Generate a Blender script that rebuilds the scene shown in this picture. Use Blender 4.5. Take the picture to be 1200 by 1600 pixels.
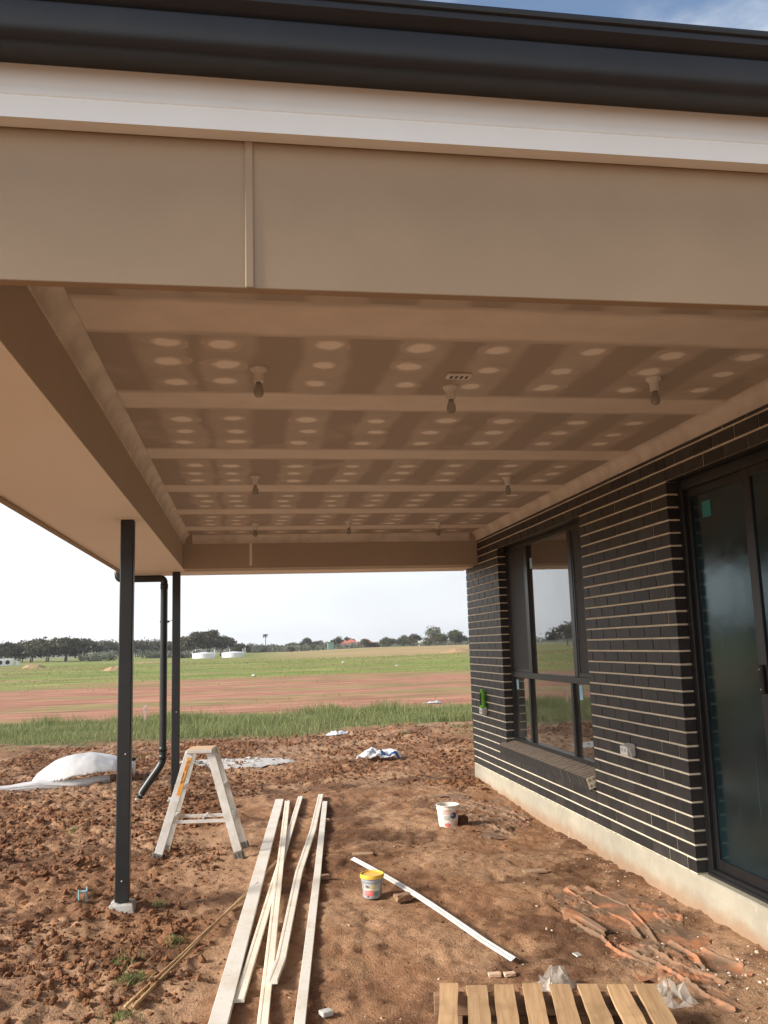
import bpy, bmesh, math, random
import numpy as np
from mathutils import Vector, Matrix

for o in list(bpy.data.objects): bpy.data.objects.remove(o)
random.seed(7); RNG = np.random.default_rng(11)
SC = bpy.context.scene; COL = SC.collection
R = math.radians

# ------------------------------------------------------------------ camera
CAM = (-2.765, -10.72, 1.475)
yaw, pitch, roll = R(9.16), R(8.74), R(-1.74)
f_ = Vector((math.sin(yaw)*math.cos(pitch), math.cos(yaw)*math.cos(pitch), math.sin(pitch)))
r0 = Vector((math.cos(yaw), -math.sin(yaw), 0)); u0 = r0.cross(f_)
r_ = r0*math.cos(roll) + u0*math.sin(roll); u_ = -r0*math.sin(roll) + u0*math.cos(roll)
cd = bpy.data.cameras.new('camera'); cam = bpy.data.objects.new('camera', cd); COL.objects.link(cam)
M = Matrix((r_, u_, -f_)).transposed().to_4x4(); M.translation = Vector(CAM); cam.matrix_world = M
cd.sensor_fit = 'VERTICAL'; cd.sensor_height = 24.0; cd.lens = 1347.5/1600*24.0
cd.clip_start = 0.05; cd.clip_end = 6000
SC.camera = cam

# ------------------------------------------------------------------ sky, sun, exposure
SUN_EL, SUN_AZ = R(27), R(262)          # azimuth clockwise from +Y (south-west-ish left of the camera)
w = bpy.data.worlds.new('World'); SC.world = w; w.use_nodes = True
nt = w.node_tree; nt.nodes.clear()
def wn(t, **k):
    n = nt.nodes.new(t)
    for a, b in k.items(): setattr(n, a, b)
    return n
out = wn('ShaderNodeOutputWorld'); bg = wn('ShaderNodeBackground'); bg.inputs[1].default_value = 0.14
sky = wn('ShaderNodeTexSky', sky_type='NISHITA', sun_disc=False)
sky.sun_elevation = SUN_EL; sky.sun_rotation = SUN_AZ
tc = wn('ShaderNodeTexCoord'); mp = wn('ShaderNodeMapping'); mp.inputs['Scale'].default_value = (1, 1, 2.6)
nz = wn('ShaderNodeTexNoise'); nz.inputs['Scale'].default_value = 2.6; nz.inputs['Detail'].default_value = 7; nz.inputs['Roughness'].default_value = .55
sx = wn('ShaderNodeSeparateXYZ')
nt.links.new(tc.outputs['Generated'], mp.inputs[0]); nt.links.new(mp.outputs[0], nz.inputs[0]); nt.links.new(tc.outputs['Generated'], sx.inputs[0])
el = wn('ShaderNodeMapRange'); el.inputs[1].default_value = .30; el.inputs[2].default_value = .60; el.inputs[3].default_value = .62; el.inputs[4].default_value = -.03
nt.links.new(sx.outputs[2], el.inputs[0])
ad = wn('ShaderNodeMath', operation='ADD'); nt.links.new(nz.outputs[0], ad.inputs[0]); nt.links.new(el.outputs[0], ad.inputs[1])
cv = wn('ShaderNodeMapRange', interpolation_type='SMOOTHSTEP'); cv.inputs[1].default_value = .50; cv.inputs[2].default_value = .74; cv.inputs[3].default_value = .02; cv.inputs[4].default_value = .97
nt.links.new(ad.outputs[0], cv.inputs[0])
nz2 = wn('ShaderNodeTexNoise'); nz2.inputs['Scale'].default_value = 3.5; nz2.inputs['Detail'].default_value = 5
nt.links.new(mp.outputs[0], nz2.inputs[0])
# brighter cloud towards the sun's side, as a veiled sun gives
dt = wn('ShaderNodeVectorMath', operation='DOT_PRODUCT'); dt.inputs[1].default_value = (math.sin(SUN_AZ)*math.cos(SUN_EL), math.cos(SUN_AZ)*math.cos(SUN_EL), math.sin(SUN_EL))
nt.links.new(tc.outputs['Generated'], dt.inputs[0])
gl = wn('ShaderNodeMapRange'); gl.inputs[1].default_value = -.35; gl.inputs[2].default_value = .7; gl.inputs[3].default_value = 4.7; gl.inputs[4].default_value = 8.4
nt.links.new(dt.outputs['Value'], gl.inputs[0])
nm = wn('ShaderNodeMapRange'); nm.inputs[1].default_value = .3; nm.inputs[2].default_value = .7; nm.inputs[3].default_value = .9; nm.inputs[4].default_value = 1.08
nt.links.new(nz2.outputs[0], nm.inputs[0])
ml = wn('ShaderNodeMath', operation='MULTIPLY'); nt.links.new(gl.outputs[0], ml.inputs[0]); nt.links.new(nm.outputs[0], ml.inputs[1])
cc = wn('ShaderNodeVectorMath', operation='SCALE'); cc.inputs[0].default_value = (.965, 1.0, 1.045); nt.links.new(ml.outputs[0], cc.inputs['Scale'])
mx = wn('ShaderNodeMix', data_type='RGBA')
nt.links.new(cv.outputs[0], mx.inputs[0]); nt.links.new(sky.outputs[0], mx.inputs[6]); nt.links.new(cc.outputs[0], mx.inputs[7])
nt.links.new(mx.outputs[2], bg.inputs[0]); nt.links.new(bg.outputs[0], out.inputs[0])

sd = bpy.data.lights.new('sun', 'SUN'); sun = bpy.data.objects.new('sun', sd); COL.objects.link(sun)
sd.energy = 4.8; sd.angle = R(14); sd.color = (1, .92, .82)
sdir = Vector((math.sin(SUN_AZ)*math.cos(SUN_EL), math.cos(SUN_AZ)*math.cos(SUN_EL), math.sin(SUN_EL)))
sun.rotation_euler = sdir.to_track_quat('Z', 'Y').to_euler()

vs = SC.view_settings; vs.view_transform = 'Standard'; vs.look = 'None'; vs.exposure = 0.50; vs.gamma = 1; vs.use_curve_mapping = False
SC.render.engine = 'CYCLES'
SC.cycles.max_bounces = 10; SC.cycles.diffuse_bounces = 5; SC.cycles.transparent_max_bounces = 16

# ------------------------------------------------------------------ materials
class NT:
    """short hand for a material node tree"""
    def __init__(s, name):
        s.m = bpy.data.materials.new(name); s.m.use_nodes = True; s.t = s.m.node_tree; s.t.nodes.clear()
        s.out = s.n('ShaderNodeOutputMaterial'); s.co = None
    def n(s, t, **k):
        x = s.t.nodes.new(t)
        for a, b in k.items(): setattr(x, a, b)
        return x
    def l(s, a, b): s.t.links.new(a, b)
    def put(s, inp, v):
        if isinstance(v, bpy.types.NodeSocket): s.l(v, inp)
        else:
            if isinstance(v, (tuple, list)) and len(v) == 3 and inp.type == 'RGBA': v = (*v, 1)
            inp.default_value = v
    def coord(s, kind='Object'):
        if s.co is None: s.co = s.n('ShaderNodeTexCoord')
        return s.co.outputs[kind]
    def geo(s): return s.n('ShaderNodeNewGeometry').outputs['Position']
    def noise(s, vec, scale, detail=4, rough=.55, dist=0, col=False):
        x = s.n('ShaderNodeTexNoise'); s.put(x.inputs['Vector'], vec)
        x.inputs['Scale'].default_value = scale; x.inputs['Detail'].default_value = detail; x.inputs['Roughness'].default_value = rough; x.inputs['Distortion'].default_value = dist
        return x.outputs['Color' if col else 'Fac']
    def math(s, op, a, b=0.0):
        x = s.n('ShaderNodeMath', operation=op); s.put(x.inputs[0], a); s.put(x.inputs[1], b); return x.outputs[0]
    def rng(s, v, a, b, c=0.0, d=1.0, smooth=True):
        x = s.n('ShaderNodeMapRange', interpolation_type='SMOOTHSTEP' if smooth else 'LINEAR')
        s.put(x.inputs[0], v)
        for i, q in enumerate((a, b, c, d)): s.put(x.inputs[1+i], q)
        return x.outputs[0]
    def mix(s, f, a, b, mode='MIX'):
        x = s.n('ShaderNodeMix', data_type='RGBA', blend_type=mode); s.put(x.inputs[0], f); s.put(x.inputs[6], a); s.put(x.inputs[7], b); return x.outputs[2]
    def bump(s, h, strength=.3, dist=.01):
        x = s.n('ShaderNodeBump'); x.inputs['Strength'].default_value = strength; x.inputs['Distance'].default_value = dist; s.put(x.inputs['Height'], h); return x.outputs[0]
    def scale(s, vec, v):
        x = s.n('ShaderNodeMapping'); s.put(x.inputs[0], vec); x.inputs['Scale'].default_value = v; return x.outputs[0]
    def bsdf(s, col, rough=.6, normal=None, **k):
        x = s.n('ShaderNodeBsdfPrincipled'); s.put(x.inputs['Base Color'], col); s.put(x.inputs['Roughness'], rough)
        if normal is not None: s.l(normal, x.inputs['Normal'])
        for a, b in k.items(): s.put(x.inputs[a.replace('_', ' ')], b)
        s.l(x.outputs[0], s.out.inputs[0]); return x
    def rand(s): return s.n('ShaderNodeObjectInfo').outputs['Random']

def plain(name, c1, c2=None, rough=.6, scale=8, bump=0, bscale=60, rnd=0, lo=.35, hi=.65, dist=.004, **k):
    """two-tone noisy surface with fine relief"""
    t = NT(name); co = t.coord('Object'); col = c1
    if c2: col = t.mix(t.rng(t.noise(co, scale, 6, .6), lo, hi), c1, c2)
    if rnd: col = t.mix(1.0, col, t.mix(t.rand(), (1-rnd,)*3, (1+rnd,)*3), 'MULTIPLY')
    nn = t.bump(t.noise(co, bscale, 5, .6), bump, dist) if bump else None
    t.bsdf(col, rough, nn, **k); return t.m

MT = {}
MT['gutter'] = plain('gutter_paint', (.011, .0115, .013), (.016, .0165, .018), .40, 2.5, .05, 300, lo=.4, hi=.7, Specular_IOR_Level=.42)
MT['fascia'] = plain('fascia_paint', (.88, .90, .87), (.85, .86, .82), .42, 2.2, .03, 260)
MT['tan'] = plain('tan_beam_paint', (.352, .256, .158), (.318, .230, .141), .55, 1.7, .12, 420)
MT['beam_inner'] = plain('tan_paint_lit_inner', (.44, .365, .28), (.47, .39, .30), .55, 1.5, .10, 420)  # same tan paint as the front beam, inner-face brightness put into the colour
MT['soffit'] = plain('tan_paint_lit_soffit', (.92, .86, .76), (.90, .835, .73), .55, 1.3, .10, 420)  # same tan paint again, lightened to carry the bounce light under the eaves
MT['post'] = plain('dark_post_paint', (.015, .017, .017), (.021, .023, .023), .45, 4, .04, 200)
MT['pipe'] = plain('dark_pipe_paint', (.018, .020, .020), (.025, .026, .025), .38, 5, .04, 200)
MT['frame'] = plain('black_frame_powdercoat', (.010, .010, .011), (.015, .015, .016), .38, 4, .04, 400)
MT['white_plastic'] = plain('white_plastic', (.78, .76, .72), (.70, .68, .63), .4, 20)
MT['offwhite'] = plain('offwhite_plaster', (.70, .64, .56), (.62, .56, .48), .75, 3, .1, 200)
MT['footing'] = plain('footing_concrete', (.55, .54, .51), (.40, .36, .31), .9, 14, .6, 90)
MT['grey_plastic'] = plain('grey_plastic', (.50, .50, .48), (.44, .44, .42), .5, 30)
MT['black'] = plain('black_rubber', (.012, .012, .012), (.03, .028, .025), .7, 30)
MT['cement_end'] = plain('cement_core', (.46, .40, .33), (.34, .28, .22), .95, 30, .5, 90)
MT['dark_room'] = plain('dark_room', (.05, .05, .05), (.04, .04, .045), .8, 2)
MT['room_light'] = plain('room_plaster', (.62, .60, .57), (.56, .54, .51), .8, 2)
MT['blue_sticker'] = plain('blue_sticker', (.26, .62, .78), (.55, .80, .88), .5, 9)
MT['teal_sticker'] = plain('teal_sticker', (.02, .22, .22), (.03, .26, .25), .5, 9)
MT['yellow'] = plain('yellow_lid', (.80, .50, .03), (.72, .44, .06), .42, 30, .1, 200)
MT['bucket_grey'] = plain('grey_bucket_plastic', (.36, .39, .42), (.28, .29, .30), .5, 26, .1, 120)
MT['bucket_white'] = plain('white_bucket_plastic', (.74, .71, .64), (.46, .36, .27), .55, 12, .15, 120, lo=.52, hi=.75)
MT['label_cream'] = plain('label_cream', (.72, .70, .52), (.62, .60, .50), .5, 60)
MT['label_red'] = plain('label_red', (.75, .12, .12), (.66, .22, .2), .5, 60)
MT['label_yellow'] = plain('label_yellow', (.78, .68, .14), (.70, .64, .25), .5, 60)
MT['label_dark'] = plain('label_dark', (.05, .015, .03), (.08, .03, .05), .5, 60)
MT['label_green'] = plain('label_green', (.12, .24, .20), (.2, .3, .26), .5, 60)
MT['label_blue'] = plain('label_blue', (.02, .06, .16), (.03, .10, .24), .5, 60)
MT['label_pink'] = plain('label_pink', (.72, .42, .38), (.66, .50, .44), .5, 40)
MT['label_grey'] = plain('label_grey', (.52, .51, .46), (.44, .43, .40), .5, 40)
MT['label_orange'] = plain('label_orange', (.80, .36, .05), (.72, .34, .07), .5, 40)
MT['alu'] = plain('dull_aluminium', (.74, .725, .68), (.60, .565, .50), .42, 9, .08, 150, Metallic=.15)
MT['alu_cap'] = plain('dusty_orange_cap', (.66, .40, .20), (.60, .42, .27), .6, 16, .1, 150)
MT['foot'] = plain('grey_rubber_foot', (.10, .095, .085), (.2, .17, .14), .8, 40, .2, 150)
MT['green'] = plain('green_plastic', (.17, .62, .03), (.22, .68, .06), .35, 40)
MT['galv'] = None
MT['terracotta'] = plain('terracotta_tile_far', (.52, .15, .09), (.44, .13, .09), .8, .6)
MT['far_wall'] = plain('far_house_wall', (.60, .52, .44), (.52, .46, .40), .8, .4)
MT['tank'] = plain('white_tank_steel', (.80, .81, .82), (.70, .71, .73), .45, .6)
MT['white_far'] = plain('white_paint_far', (.78, .78, .76), (.70, .70, .68), .5, .8)
MT['peg'] = plain('pink_peg_paint', (.75, .40, .34), (.62, .45, .34), .7, 12)
MT['glass_blue'] = plain('blue_plastic', (.10, .24, .28), (.2, .36, .4), .35, 30)
MT['bark'] = plain('bark', (.10, .075, .055), (.16, .13, .10), .9, 1.5)
MT['brick_chip'] = plain('brown_brick_chip', (.30, .18, .10), (.22, .13, .08), .9, 20, .5, 90)
MT['scrap_wood'] = plain('scrap_wood', (.42, .28, .17), (.33, .21, .13), .8, 14, .3, 90)
MT['pale_tile'] = plain('pale_chip', (.68, .47, .33), (.58, .40, .28), .8, 14, .2, 90)

def wood(name, c1, c2, axis, rough=.65, knots=True):
    t = NT(name); co = t.coord('Object'); s = [18, 18, 18]; s[axis] = .9
    r = t.math('MULTIPLY', t.rand(), 37.0)
    v = t.n('ShaderNodeVectorMath', operation='ADD'); t.l(co, v.inputs[0]); t.l(r, v.inputs[1])
    g = t.noise(t.scale(v.outputs[0], s), 3.0, 6, .6, .6)
    col = t.mix(t.rng(g, .35, .68), c1, c2)
    st = t.noise(v.outputs[0], 5, 4)
    col = t.mix(t.rng(st, .5, .72, 0, .45), col, tuple(x*.55 for x in c2))
    col = t.mix(1.0, col, t.mix(t.rand(), (.82,)*3, (1.1,)*3), 'MULTIPLY')
    t.bsdf(col, rough, t.bump(g, .35, .003)); return t.m
MT['pallet'] = wood('pallet_pine', (.58, .38, .205), (.45, .27, .135), 1)
MT['bearer'] = wood('pallet_bearer_pine', (.30, .185, .11), (.22, .13, .075), 0)
MT['stick'] = wood('bamboo_stick', (.52, .34, .16), (.36, .22, .10), 1)
MT['board'] = wood('white_primed_board', (.72, .68, .60), (.66, .60, .50), 1, .55)
def mat_board():
    t = NT('white_primed_timber'); co = t.coord('Object')
    col = t.mix(t.rng(t.noise(co, 3.0, 6, .65), .42, .70), (.82, .775, .68), (.70, .62, .50))
    col = t.mix(t.rng(t.noise(co, 45, 3), .64, .72, 0, .6), col, (.30, .20, .13))
    col = t.mix(1.0, col, t.mix(t.rand(), (.86, .87, .9), (1.08, 1.04, .97)), 'MULTIPLY')
    t.bsdf(col, .5, t.bump(t.noise(t.scale(co, (60, 4, 60)), 2, 4), .15, .002)); return t.m
MT['board'] = mat_board()

def mat_brick():
    t = NT('charcoal_brick'); co = t.coord('Object'); r = t.math('MULTIPLY', t.rand(), 91.0)
    v = t.n('ShaderNodeVectorMath', operation='ADD'); t.l(co, v.inputs[0]); t.l(r, v.inputs[1])
    n = t.noise(v.outputs[0], 9, 5, .6)
    col = t.mix(t.rng(n, .35, .7), (.0205, .0187, .0180), (.034, .031, .0295))
    col = t.mix(1.0, col, t.mix(t.rand(), (.62, .62, .64), (1.55, 1.48, 1.40)), 'MULTIPLY')
    dust = t.rng(t.noise(v.outputs[0], 26, 4, .65), .62, .80, 0, .35)
    col = t.mix(dust, col, (.16, .135, .11))
    t.bsdf(col, .52, t.bump(t.noise(v.outputs[0], 120, 4, .6), .35, .002)); return t.m
MT['brick'] = mat_brick()
MT['mortar'] = plain('cream_mortar', (.88, .79, .60), (.78, .69, .52), .95, 9, .5, 160)
def mat_sill():
    t = NT('dusty_sill_brick'); co = t.coord('Object'); g = t.n('ShaderNodeNewGeometry'); s = t.n('ShaderNodeSeparateXYZ'); t.l(g.outputs['Normal'], s.inputs[0])
    n = t.noise(g.outputs['Position'], 22, 5, .6)
    base = t.mix(n, (.030, .029, .030), (.05, .045, .042))
    up = t.math('MULTIPLY', t.rng(s.outputs[2], .3, .85), t.rng(n, .25, .6, .55, 1))
    col = t.mix(up, base, (.27, .21, .16))
    t.bsdf(col, .75, t.bump(t.noise(g.outputs['Position'], 130, 4), .4, .002)); return t.m
MT['sill'] = mat_sill()
def mat_slab():
    t = NT('cast_slab_concrete'); p = t.geo()
    n = t.noise(p, 2.2, 6, .62); col = t.mix(t.rng(n, .32, .68), (.47, .43, .335), (.37, .335, .26))
    s = t.n('ShaderNodeSeparateXYZ'); t.l(p, s.inputs[0])
    warp = t.math('ADD', s.outputs[2], t.math('MULTIPLY', t.math('SUBTRACT', t.noise(p, 5, 4), .5), .16))
    col = t.mix(t.rng(warp, -.22, -.10, .8, 0), col, (.33, .20, .115))        # soil splashed up the form face
    col = t.mix(t.rng(t.noise(t.scale(p, (1, 9, 1.5)), 4, 4), .62, .72, 0, .4), col, (.66, .63, .55))
    col = t.mix(t.rng(t.noise(p, 60, 3), .68, .74, 0, .7), col, (.2, .17, .13))
    t.bsdf(col, .9, t.bump(t.noise(p, 34, 6, .65), .5, .008)); return t.m
MT['slab'] = mat_slab()

COLS = (-3.13, -2.85, -2.41, -1.98, -1.60, -1.20, -.76, -.36)
BOARD_C, BAND_C, COMP_C = (.40, .35, .295), (.555, .50, .43), (.90, .86, .79)
def mat_ceiling():
    t = NT('plasterboard_with_sanded_bands'); p = t.geo(); s = t.n('ShaderNodeSeparateXYZ'); t.l(p, s.inputs[0])
    w1 = t.math('MULTIPLY', t.math('SUBTRACT', t.noise(p, 1.7, 3, .5), .5), .13)
    w2 = t.math('MULTIPLY', t.math('SUBTRACT', t.noise(t.scale(p, (1, 1, 1)), 5, 2, .5), .5), .03)
    x = t.math('ADD', t.math('ADD', s.outputs[0], w1), w2); d = None
    for c in COLS:
        a = t.math('ABSOLUTE', t.math('SUBTRACT', x, c)); d = a if d is None else t.math('MINIMUM', d, a)
    band = t.rng(d, .085, .14, 1, 0)
    haze = t.rng(t.noise(p, 3.1, 4), .35, .65, .55, 1.0)
    col = t.mix(t.math('MULTIPLY', band, haze), BOARD_C, BAND_C)
    col = t.mix(t.rng(t.noise(p, 2.3, 3), .55, .72, 0, .5), col, BAND_C)
    t.bsdf(col, .85, t.bump(t.noise(p, 180, 3), .06, .002)); return t.m
MT['ceiling'] = mat_ceiling()
def mat_strip():
    t = NT('joint_compound_strip'); p = t.geo(); s = t.n('ShaderNodeSeparateXYZ'); t.l(t.coord('Object'), s.inputs[0])
    wv = t.math('MULTIPLY', t.math('SUBTRACT', t.noise(p, 2.4, 4), .5), .09)
    d = t.math('ADD', t.math('ABSOLUTE', s.outputs[1]), wv)
    e = t.rng(d, .115, .165, 1, 0)
    col = t.mix(t.math('MULTIPLY', e, t.rng(t.noise(p, 5, 4), .3, .7, .72, 1)), BAND_C, (.77, .715, .635))
    t.bsdf(col, .8, t.bump(t.noise(t.scale(p, (1, 8, 1)), 20, 3), .05, .002)); return t.m
MT['strip'] = mat_strip()
def mat_patch():
    t = NT('screw_patch_compound'); co = t.coord('Object'); v = t.n('ShaderNodeVectorMath', operation='LENGTH')
    sp = t.n('ShaderNodeSeparateXYZ'); t.l(co, sp.inputs[0]); cb = t.n('ShaderNodeCombineXYZ'); t.l(sp.outputs[0], cb.inputs[0]); t.l(sp.outputs[1], cb.inputs[1])
    t.l(cb.outputs[0], v.inputs[0]); p = t.geo()
    d = t.math('ADD', v.outputs['Value'], t.math('MULTIPLY', t.math('SUBTRACT', t.noise(p, 14, 3), .5), .05))
    col = t.mix(t.rng(d, .042, .078, 1, 0), BAND_C, COMP_C)
    t.bsdf(col, .8); return t.m
MT['patch'] = mat_patch()

def mat_glass(name, ior, tint=(.85, .9, .9)):
    t = NT(name); fr = t.n('ShaderNodeFresnel'); fr.inputs['IOR'].default_value = ior; ff = t.math('MINIMUM', t.math('MULTIPLY', fr.outputs[0], 2.4), 1.0)
    tr = t.n('ShaderNodeBsdfTransparent'); tr.inputs[0].default_value = (*tint, 1)
    gl = t.n('ShaderNodeBsdfGlossy'); gl.inputs['Roughness'].default_value = .012; gl.inputs[0].default_value = (.96, .97, .97, 1)
    nn = t.bump(t.noise(t.geo(), 1.6, 2), .012, .05); t.l(nn, gl.inputs['Normal'])
    m = t.n('ShaderNodeMixShader'); t.l(ff, m.inputs[0]); t.l(tr.outputs[0], m.inputs[1]); t.l(gl.outputs[0], m.inputs[2])
    df = t.n('ShaderNodeBsdfDiffuse'); df.inputs[0].default_value = (.5, .47, .42, 1)
    m2 = t.n('ShaderNodeMixShader'); t.l(t.rng(t.noise(t.geo(), 3, 5), .40, .8, .05, .15), m2.inputs[0]); t.l(m.outputs[0], m2.inputs[1]); t.l(df.outputs[0], m2.inputs[2])
    t.l(m2.outputs[0], t.out.inputs[0]); return t.m
MT['glass'] = mat_glass('window_glass', 1.52, (.45, .48, .47))
def mat_doorglass():
    t = NT('filmed_door_glass'); p = t.geo()
    dr = t.noise(t.scale(p, (1, 16, .35)), 3, 4, .6); sm = t.noise(p, 2.3, 4, .6)
    col = t.mix(t.rng(sm, .3, .7), (.006, .017, .021), (.010, .026, .031))
    col = t.mix(t.rng(dr, .66, .78, 0, .35), col, (.16, .2, .2))
    t.bsdf(col, t.rng(sm, .3, .7, .10, .20), t.bump(t.noise(p, 3.0, 4), .03, .05), Specular_IOR_Level=.75, Specular_Tint=(.62, .90, .95)); return t.m
MT['doorglass'] = mat_doorglass()
def mat_screen():
    t = NT('fly_screen_mesh'); tr = t.n('ShaderNodeBsdfTransparent'); b = t.n('ShaderNodeBsdfPrincipled'); b.inputs['Base Color'].default_value = (.055, .056, .054, 1); b.inputs['Roughness'].default_value = .6
    m = t.n('ShaderNodeMixShader'); m.inputs[0].default_value = .72; t.l(tr.outputs[0], m.inputs[1]); t.l(b.outputs[0], m.inputs[2]); t.l(m.outputs[0], t.out.inputs[0]); return t.m
MT['screen'] = mat_screen()
def mat_plastic(name, c1, c2, alpha, soil=.0, sc=9):
    t = NT(name); p = t.geo(); n = t.noise(p, sc, 5, .6)
    col = t.mix(t.rng(n, .3, .7), c1, c2)
    if soil: col = t.mix(t.rng(t.noise(p, 4.5, 6, .65), .62-soil*.35, .74-soil*.25), col, (.30, .19, .12))
    b = t.n('ShaderNodeBsdfPrincipled'); t.put(b.inputs['Base Color'], col); b.inputs['Roughness'].default_value = .72 if soil else .3
    nn = t.bump(t.noise(p, 42, 4, .6), .5, .006); t.l(nn, b.inputs['Normal'])
    tl = t.n('ShaderNodeBsdfTranslucent'); t.put(tl.inputs[0], col); m = t.n('ShaderNodeMixShader'); m.inputs[0].default_value = .3; t.l(b.outputs[0], m.inputs[1]); t.l(tl.outputs[0], m.inputs[2])
    tr = t.n('ShaderNodeBsdfTransparent'); m2 = t.n('ShaderNodeMixShader'); m2.inputs[0].default_value = 1-alpha; t.l(m.outputs[0], m2.inputs[1]); t.l(tr.outputs[0], m2.inputs[2])
    t.l(m2.outputs[0], t.out.inputs[0]); return t.m
MT['white_sheet'] = mat_plastic('white_plastic_sheet', (.84, .83, .81), (.74, .73, .72), .93)
MT['white_bag'] = mat_plastic('white_plastic_bag', (.86, .86, .86), (.76, .77, .80), .97)
MT['bulb'] = mat_plastic('dusty_bulb_glass', (.42, .41, .35), (.34, .32, .27), .60)
MT['clear_sheet'] = mat_plastic('clear_plastic_scrap', (.80, .76, .70), (.70, .64, .56), .34)
MT['membrane'] = mat_plastic('orange_membrane', (.50, .26, .15), (.42, .225, .135), .97, .85)
MT['membrane_clean'] = mat_plastic('orange_membrane_fold', (.60, .265, .13), (.47, .25, .15), .97, .68)

def mat_galv():
    t = NT('perforated_white_metal'); co = t.coord('Object'); s = t.n('ShaderNodeSeparateXYZ'); t.l(co, s.inputs[0])
    fx = t.math('SUBTRACT', t.math('FRACT', t.math('MULTIPLY', s.outputs[1], 55)), .5)
    fy = t.math('SUBTRACT', t.math('ABSOLUTE', s.outputs[0]), .014)
    d = t.math('SQRT', t.math('ADD', t.math('POWER', t.math('MULTIPLY', fx, .018), 2), t.math('POWER', fy, 2)))
    hole = t.rng(d, .0030, .0042, 1, 0)
    n = t.noise(co, 6, 5)
    b = t.n('ShaderNodeBsdfPrincipled'); t.put(b.inputs['Base Color'], t.mix(t.rng(n, .3, .7), (.74, .74, .73), (.62, .60, .57))); b.inputs['Roughness'].default_value = .42; b.inputs['Metallic'].default_value = .2
    tr = t.n('ShaderNodeBsdfTransparent'); m = t.n('ShaderNodeMixShader'); t.l(hole, m.inputs[0]); t.l(b.outputs[0], m.inputs[1]); t.l(tr.outputs[0], m.inputs[2]); t.l(m.outputs[0], t.out.inputs[0]); return t.m
MT['galv'] = mat_galv()

SOIL_A, SOIL_B, SOIL_C = (.255, .130, .068), (.355, .198, .108), (.125, .060, .032)
def mat_ground():
    t = NT('field_ground'); p = t.geo(); s = t.n('ShaderNodeSeparateXYZ'); t.l(p, s.inputs[0]); X, Y = s.outputs[0], s.outputs[1]
    # soil: red brown, dusty light patches, damp dark patches
    n1 = t.noise(p, .9, 7, .6); n2 = t.noise(p, 3.4, 6, .62); n3 = t.noise(p, 26, 5, .65)
    soil = t.mix(t.rng(n2, .34, .66), SOIL_A, SOIL_B)
    soil = t.mix(t.rng(n1, .46, .57, 0, .80), soil, (.43, .265, .158))
    soil = t.mix(t.rng(t.noise(p, 1.5, 7, .66), .50, .60, 0, .80), soil, SOIL_C)
    soil = t.mix(t.rng(n3, .52, .74, 0, .55), soil, (.15, .075, .042))
    soil = t.mix(t.rng(t.noise(p, 60, 3, .6), .68, .74, 0, .6), soil, (.52, .38, .26))
    # grassed verge, red graded pad, pasture, tan rise, far paddocks
    wob = t.math('MULTIPLY', t.math('SUBTRACT', t.noise(t.scale(p, (.5, .5, 1)), .8, 5, .6), .5), 5.0)
    yw = t.math('ADD', Y, wob)
    verge = t.mix(t.rng(t.noise(p, 2.2, 5), .3, .7), (.075, .105, .030), (.17, .14, .06))
    red = t.mix(t.rng(t.noise(t.scale(p, (.25, 1, 1)), .55, 6, .65), .34, .68), (.46, .225, .14), (.37, .165, .10))
    red = t.mix(t.rng(t.noise(t.scale(p, (.12, 1, 1)), .8, 7, .74), .54, .64, 0, .85), red, (.235, .115, .065))
    red = t.mix(t.rng(t.noise(t.scale(p, (.10, .5, 1)), .75, 7, .74), .49, .58, 0, .85), red, (.27, .23, .085))
    g = t.noise(t.scale(p, (.10, .4, 1)), .22, 7, .66)
    past = t.mix(t.rng(g, .30, .72), (.165, .225, .040), (.30, .285, .085))
    past = t.mix(t.rng(t.noise(t.scale(p, (.12, .6, 1)), .12, 6, .65), .53, .62, 0, .9), past, (.36, .215, .115))
    past = t.mix(t.rng(t.noise(t.scale(p, (.5, 1, 1)), .9, 5, .7), .55, .75, 0, .5), past, (.115, .14, .035))
    tan = t.mix(t.rng(t.noise(t.scale(p, (.2, .6, 1)), .12, 6, .65), .35, .65), (.44, .28, .145), (.27, .235, .09))
    far = t.mix(t.rng(t.noise(t.scale(p, (.2, 1, 1)), .02, 6, .6), .35, .65), (.15, .17, .06), (.26, .22, .12))
    wob2 = t.math('MULTIPLY', t.math('SUBTRACT', t.noise(t.scale(p, (.35, 1, 1)), .14, 8, .72), .5), 46)
    yr = t.math('ADD', Y, t.math('ADD', wob2, t.math('MULTIPLY', X, -.10)))
    mot = t.rng(t.noise(t.scale(p, (.45, 1.5, 1)), .55, 8, .75), .36, .66, .62, 1.22)
    past = t.mix(1.0, past, mot, 'MULTIPLY'); red = t.mix(1.0, red, t.rng(t.noise(t.scale(p, (.4, 1.6, 1)), 1.1, 8, .75), .36, .66, .70, 1.16), 'MULTIPLY')
    col = t.mix(t.rng(yw, 6.3, 7.2), soil, verge)
    col = t.mix(t.rng(yw, 11.6, 12.8), col, red)
    col = t.mix(t.rng(yr, 33, 44), col, past)
    # tan rise only east of the tanks
    col = t.mix(t.math('MULTIPLY', t.rng(t.math('ADD', Y, t.math('MULTIPLY', wob2, .6)), 104, 118), t.rng(X, -4, 14)), col, tan)
    col = t.mix(t.rng(Y, 300, 340), col, far)
    h = t.math('ADD', t.math('MULTIPLY', n3, .6), t.math('MULTIPLY', t.noise(p, 90, 4, .65), .4))
    near = t.rng(Y, 5, 14, 1, .15)
    b = t.n('ShaderNodeBump'); b.inputs['Distance'].default_value = .03; t.put(b.inputs['Strength'], t.math('MULTIPLY', near, .8)); t.l(h, b.inputs['Height'])
    t.bsdf(col, .95, b.outputs[0], Specular_IOR_Level=.2); return t.m
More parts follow.
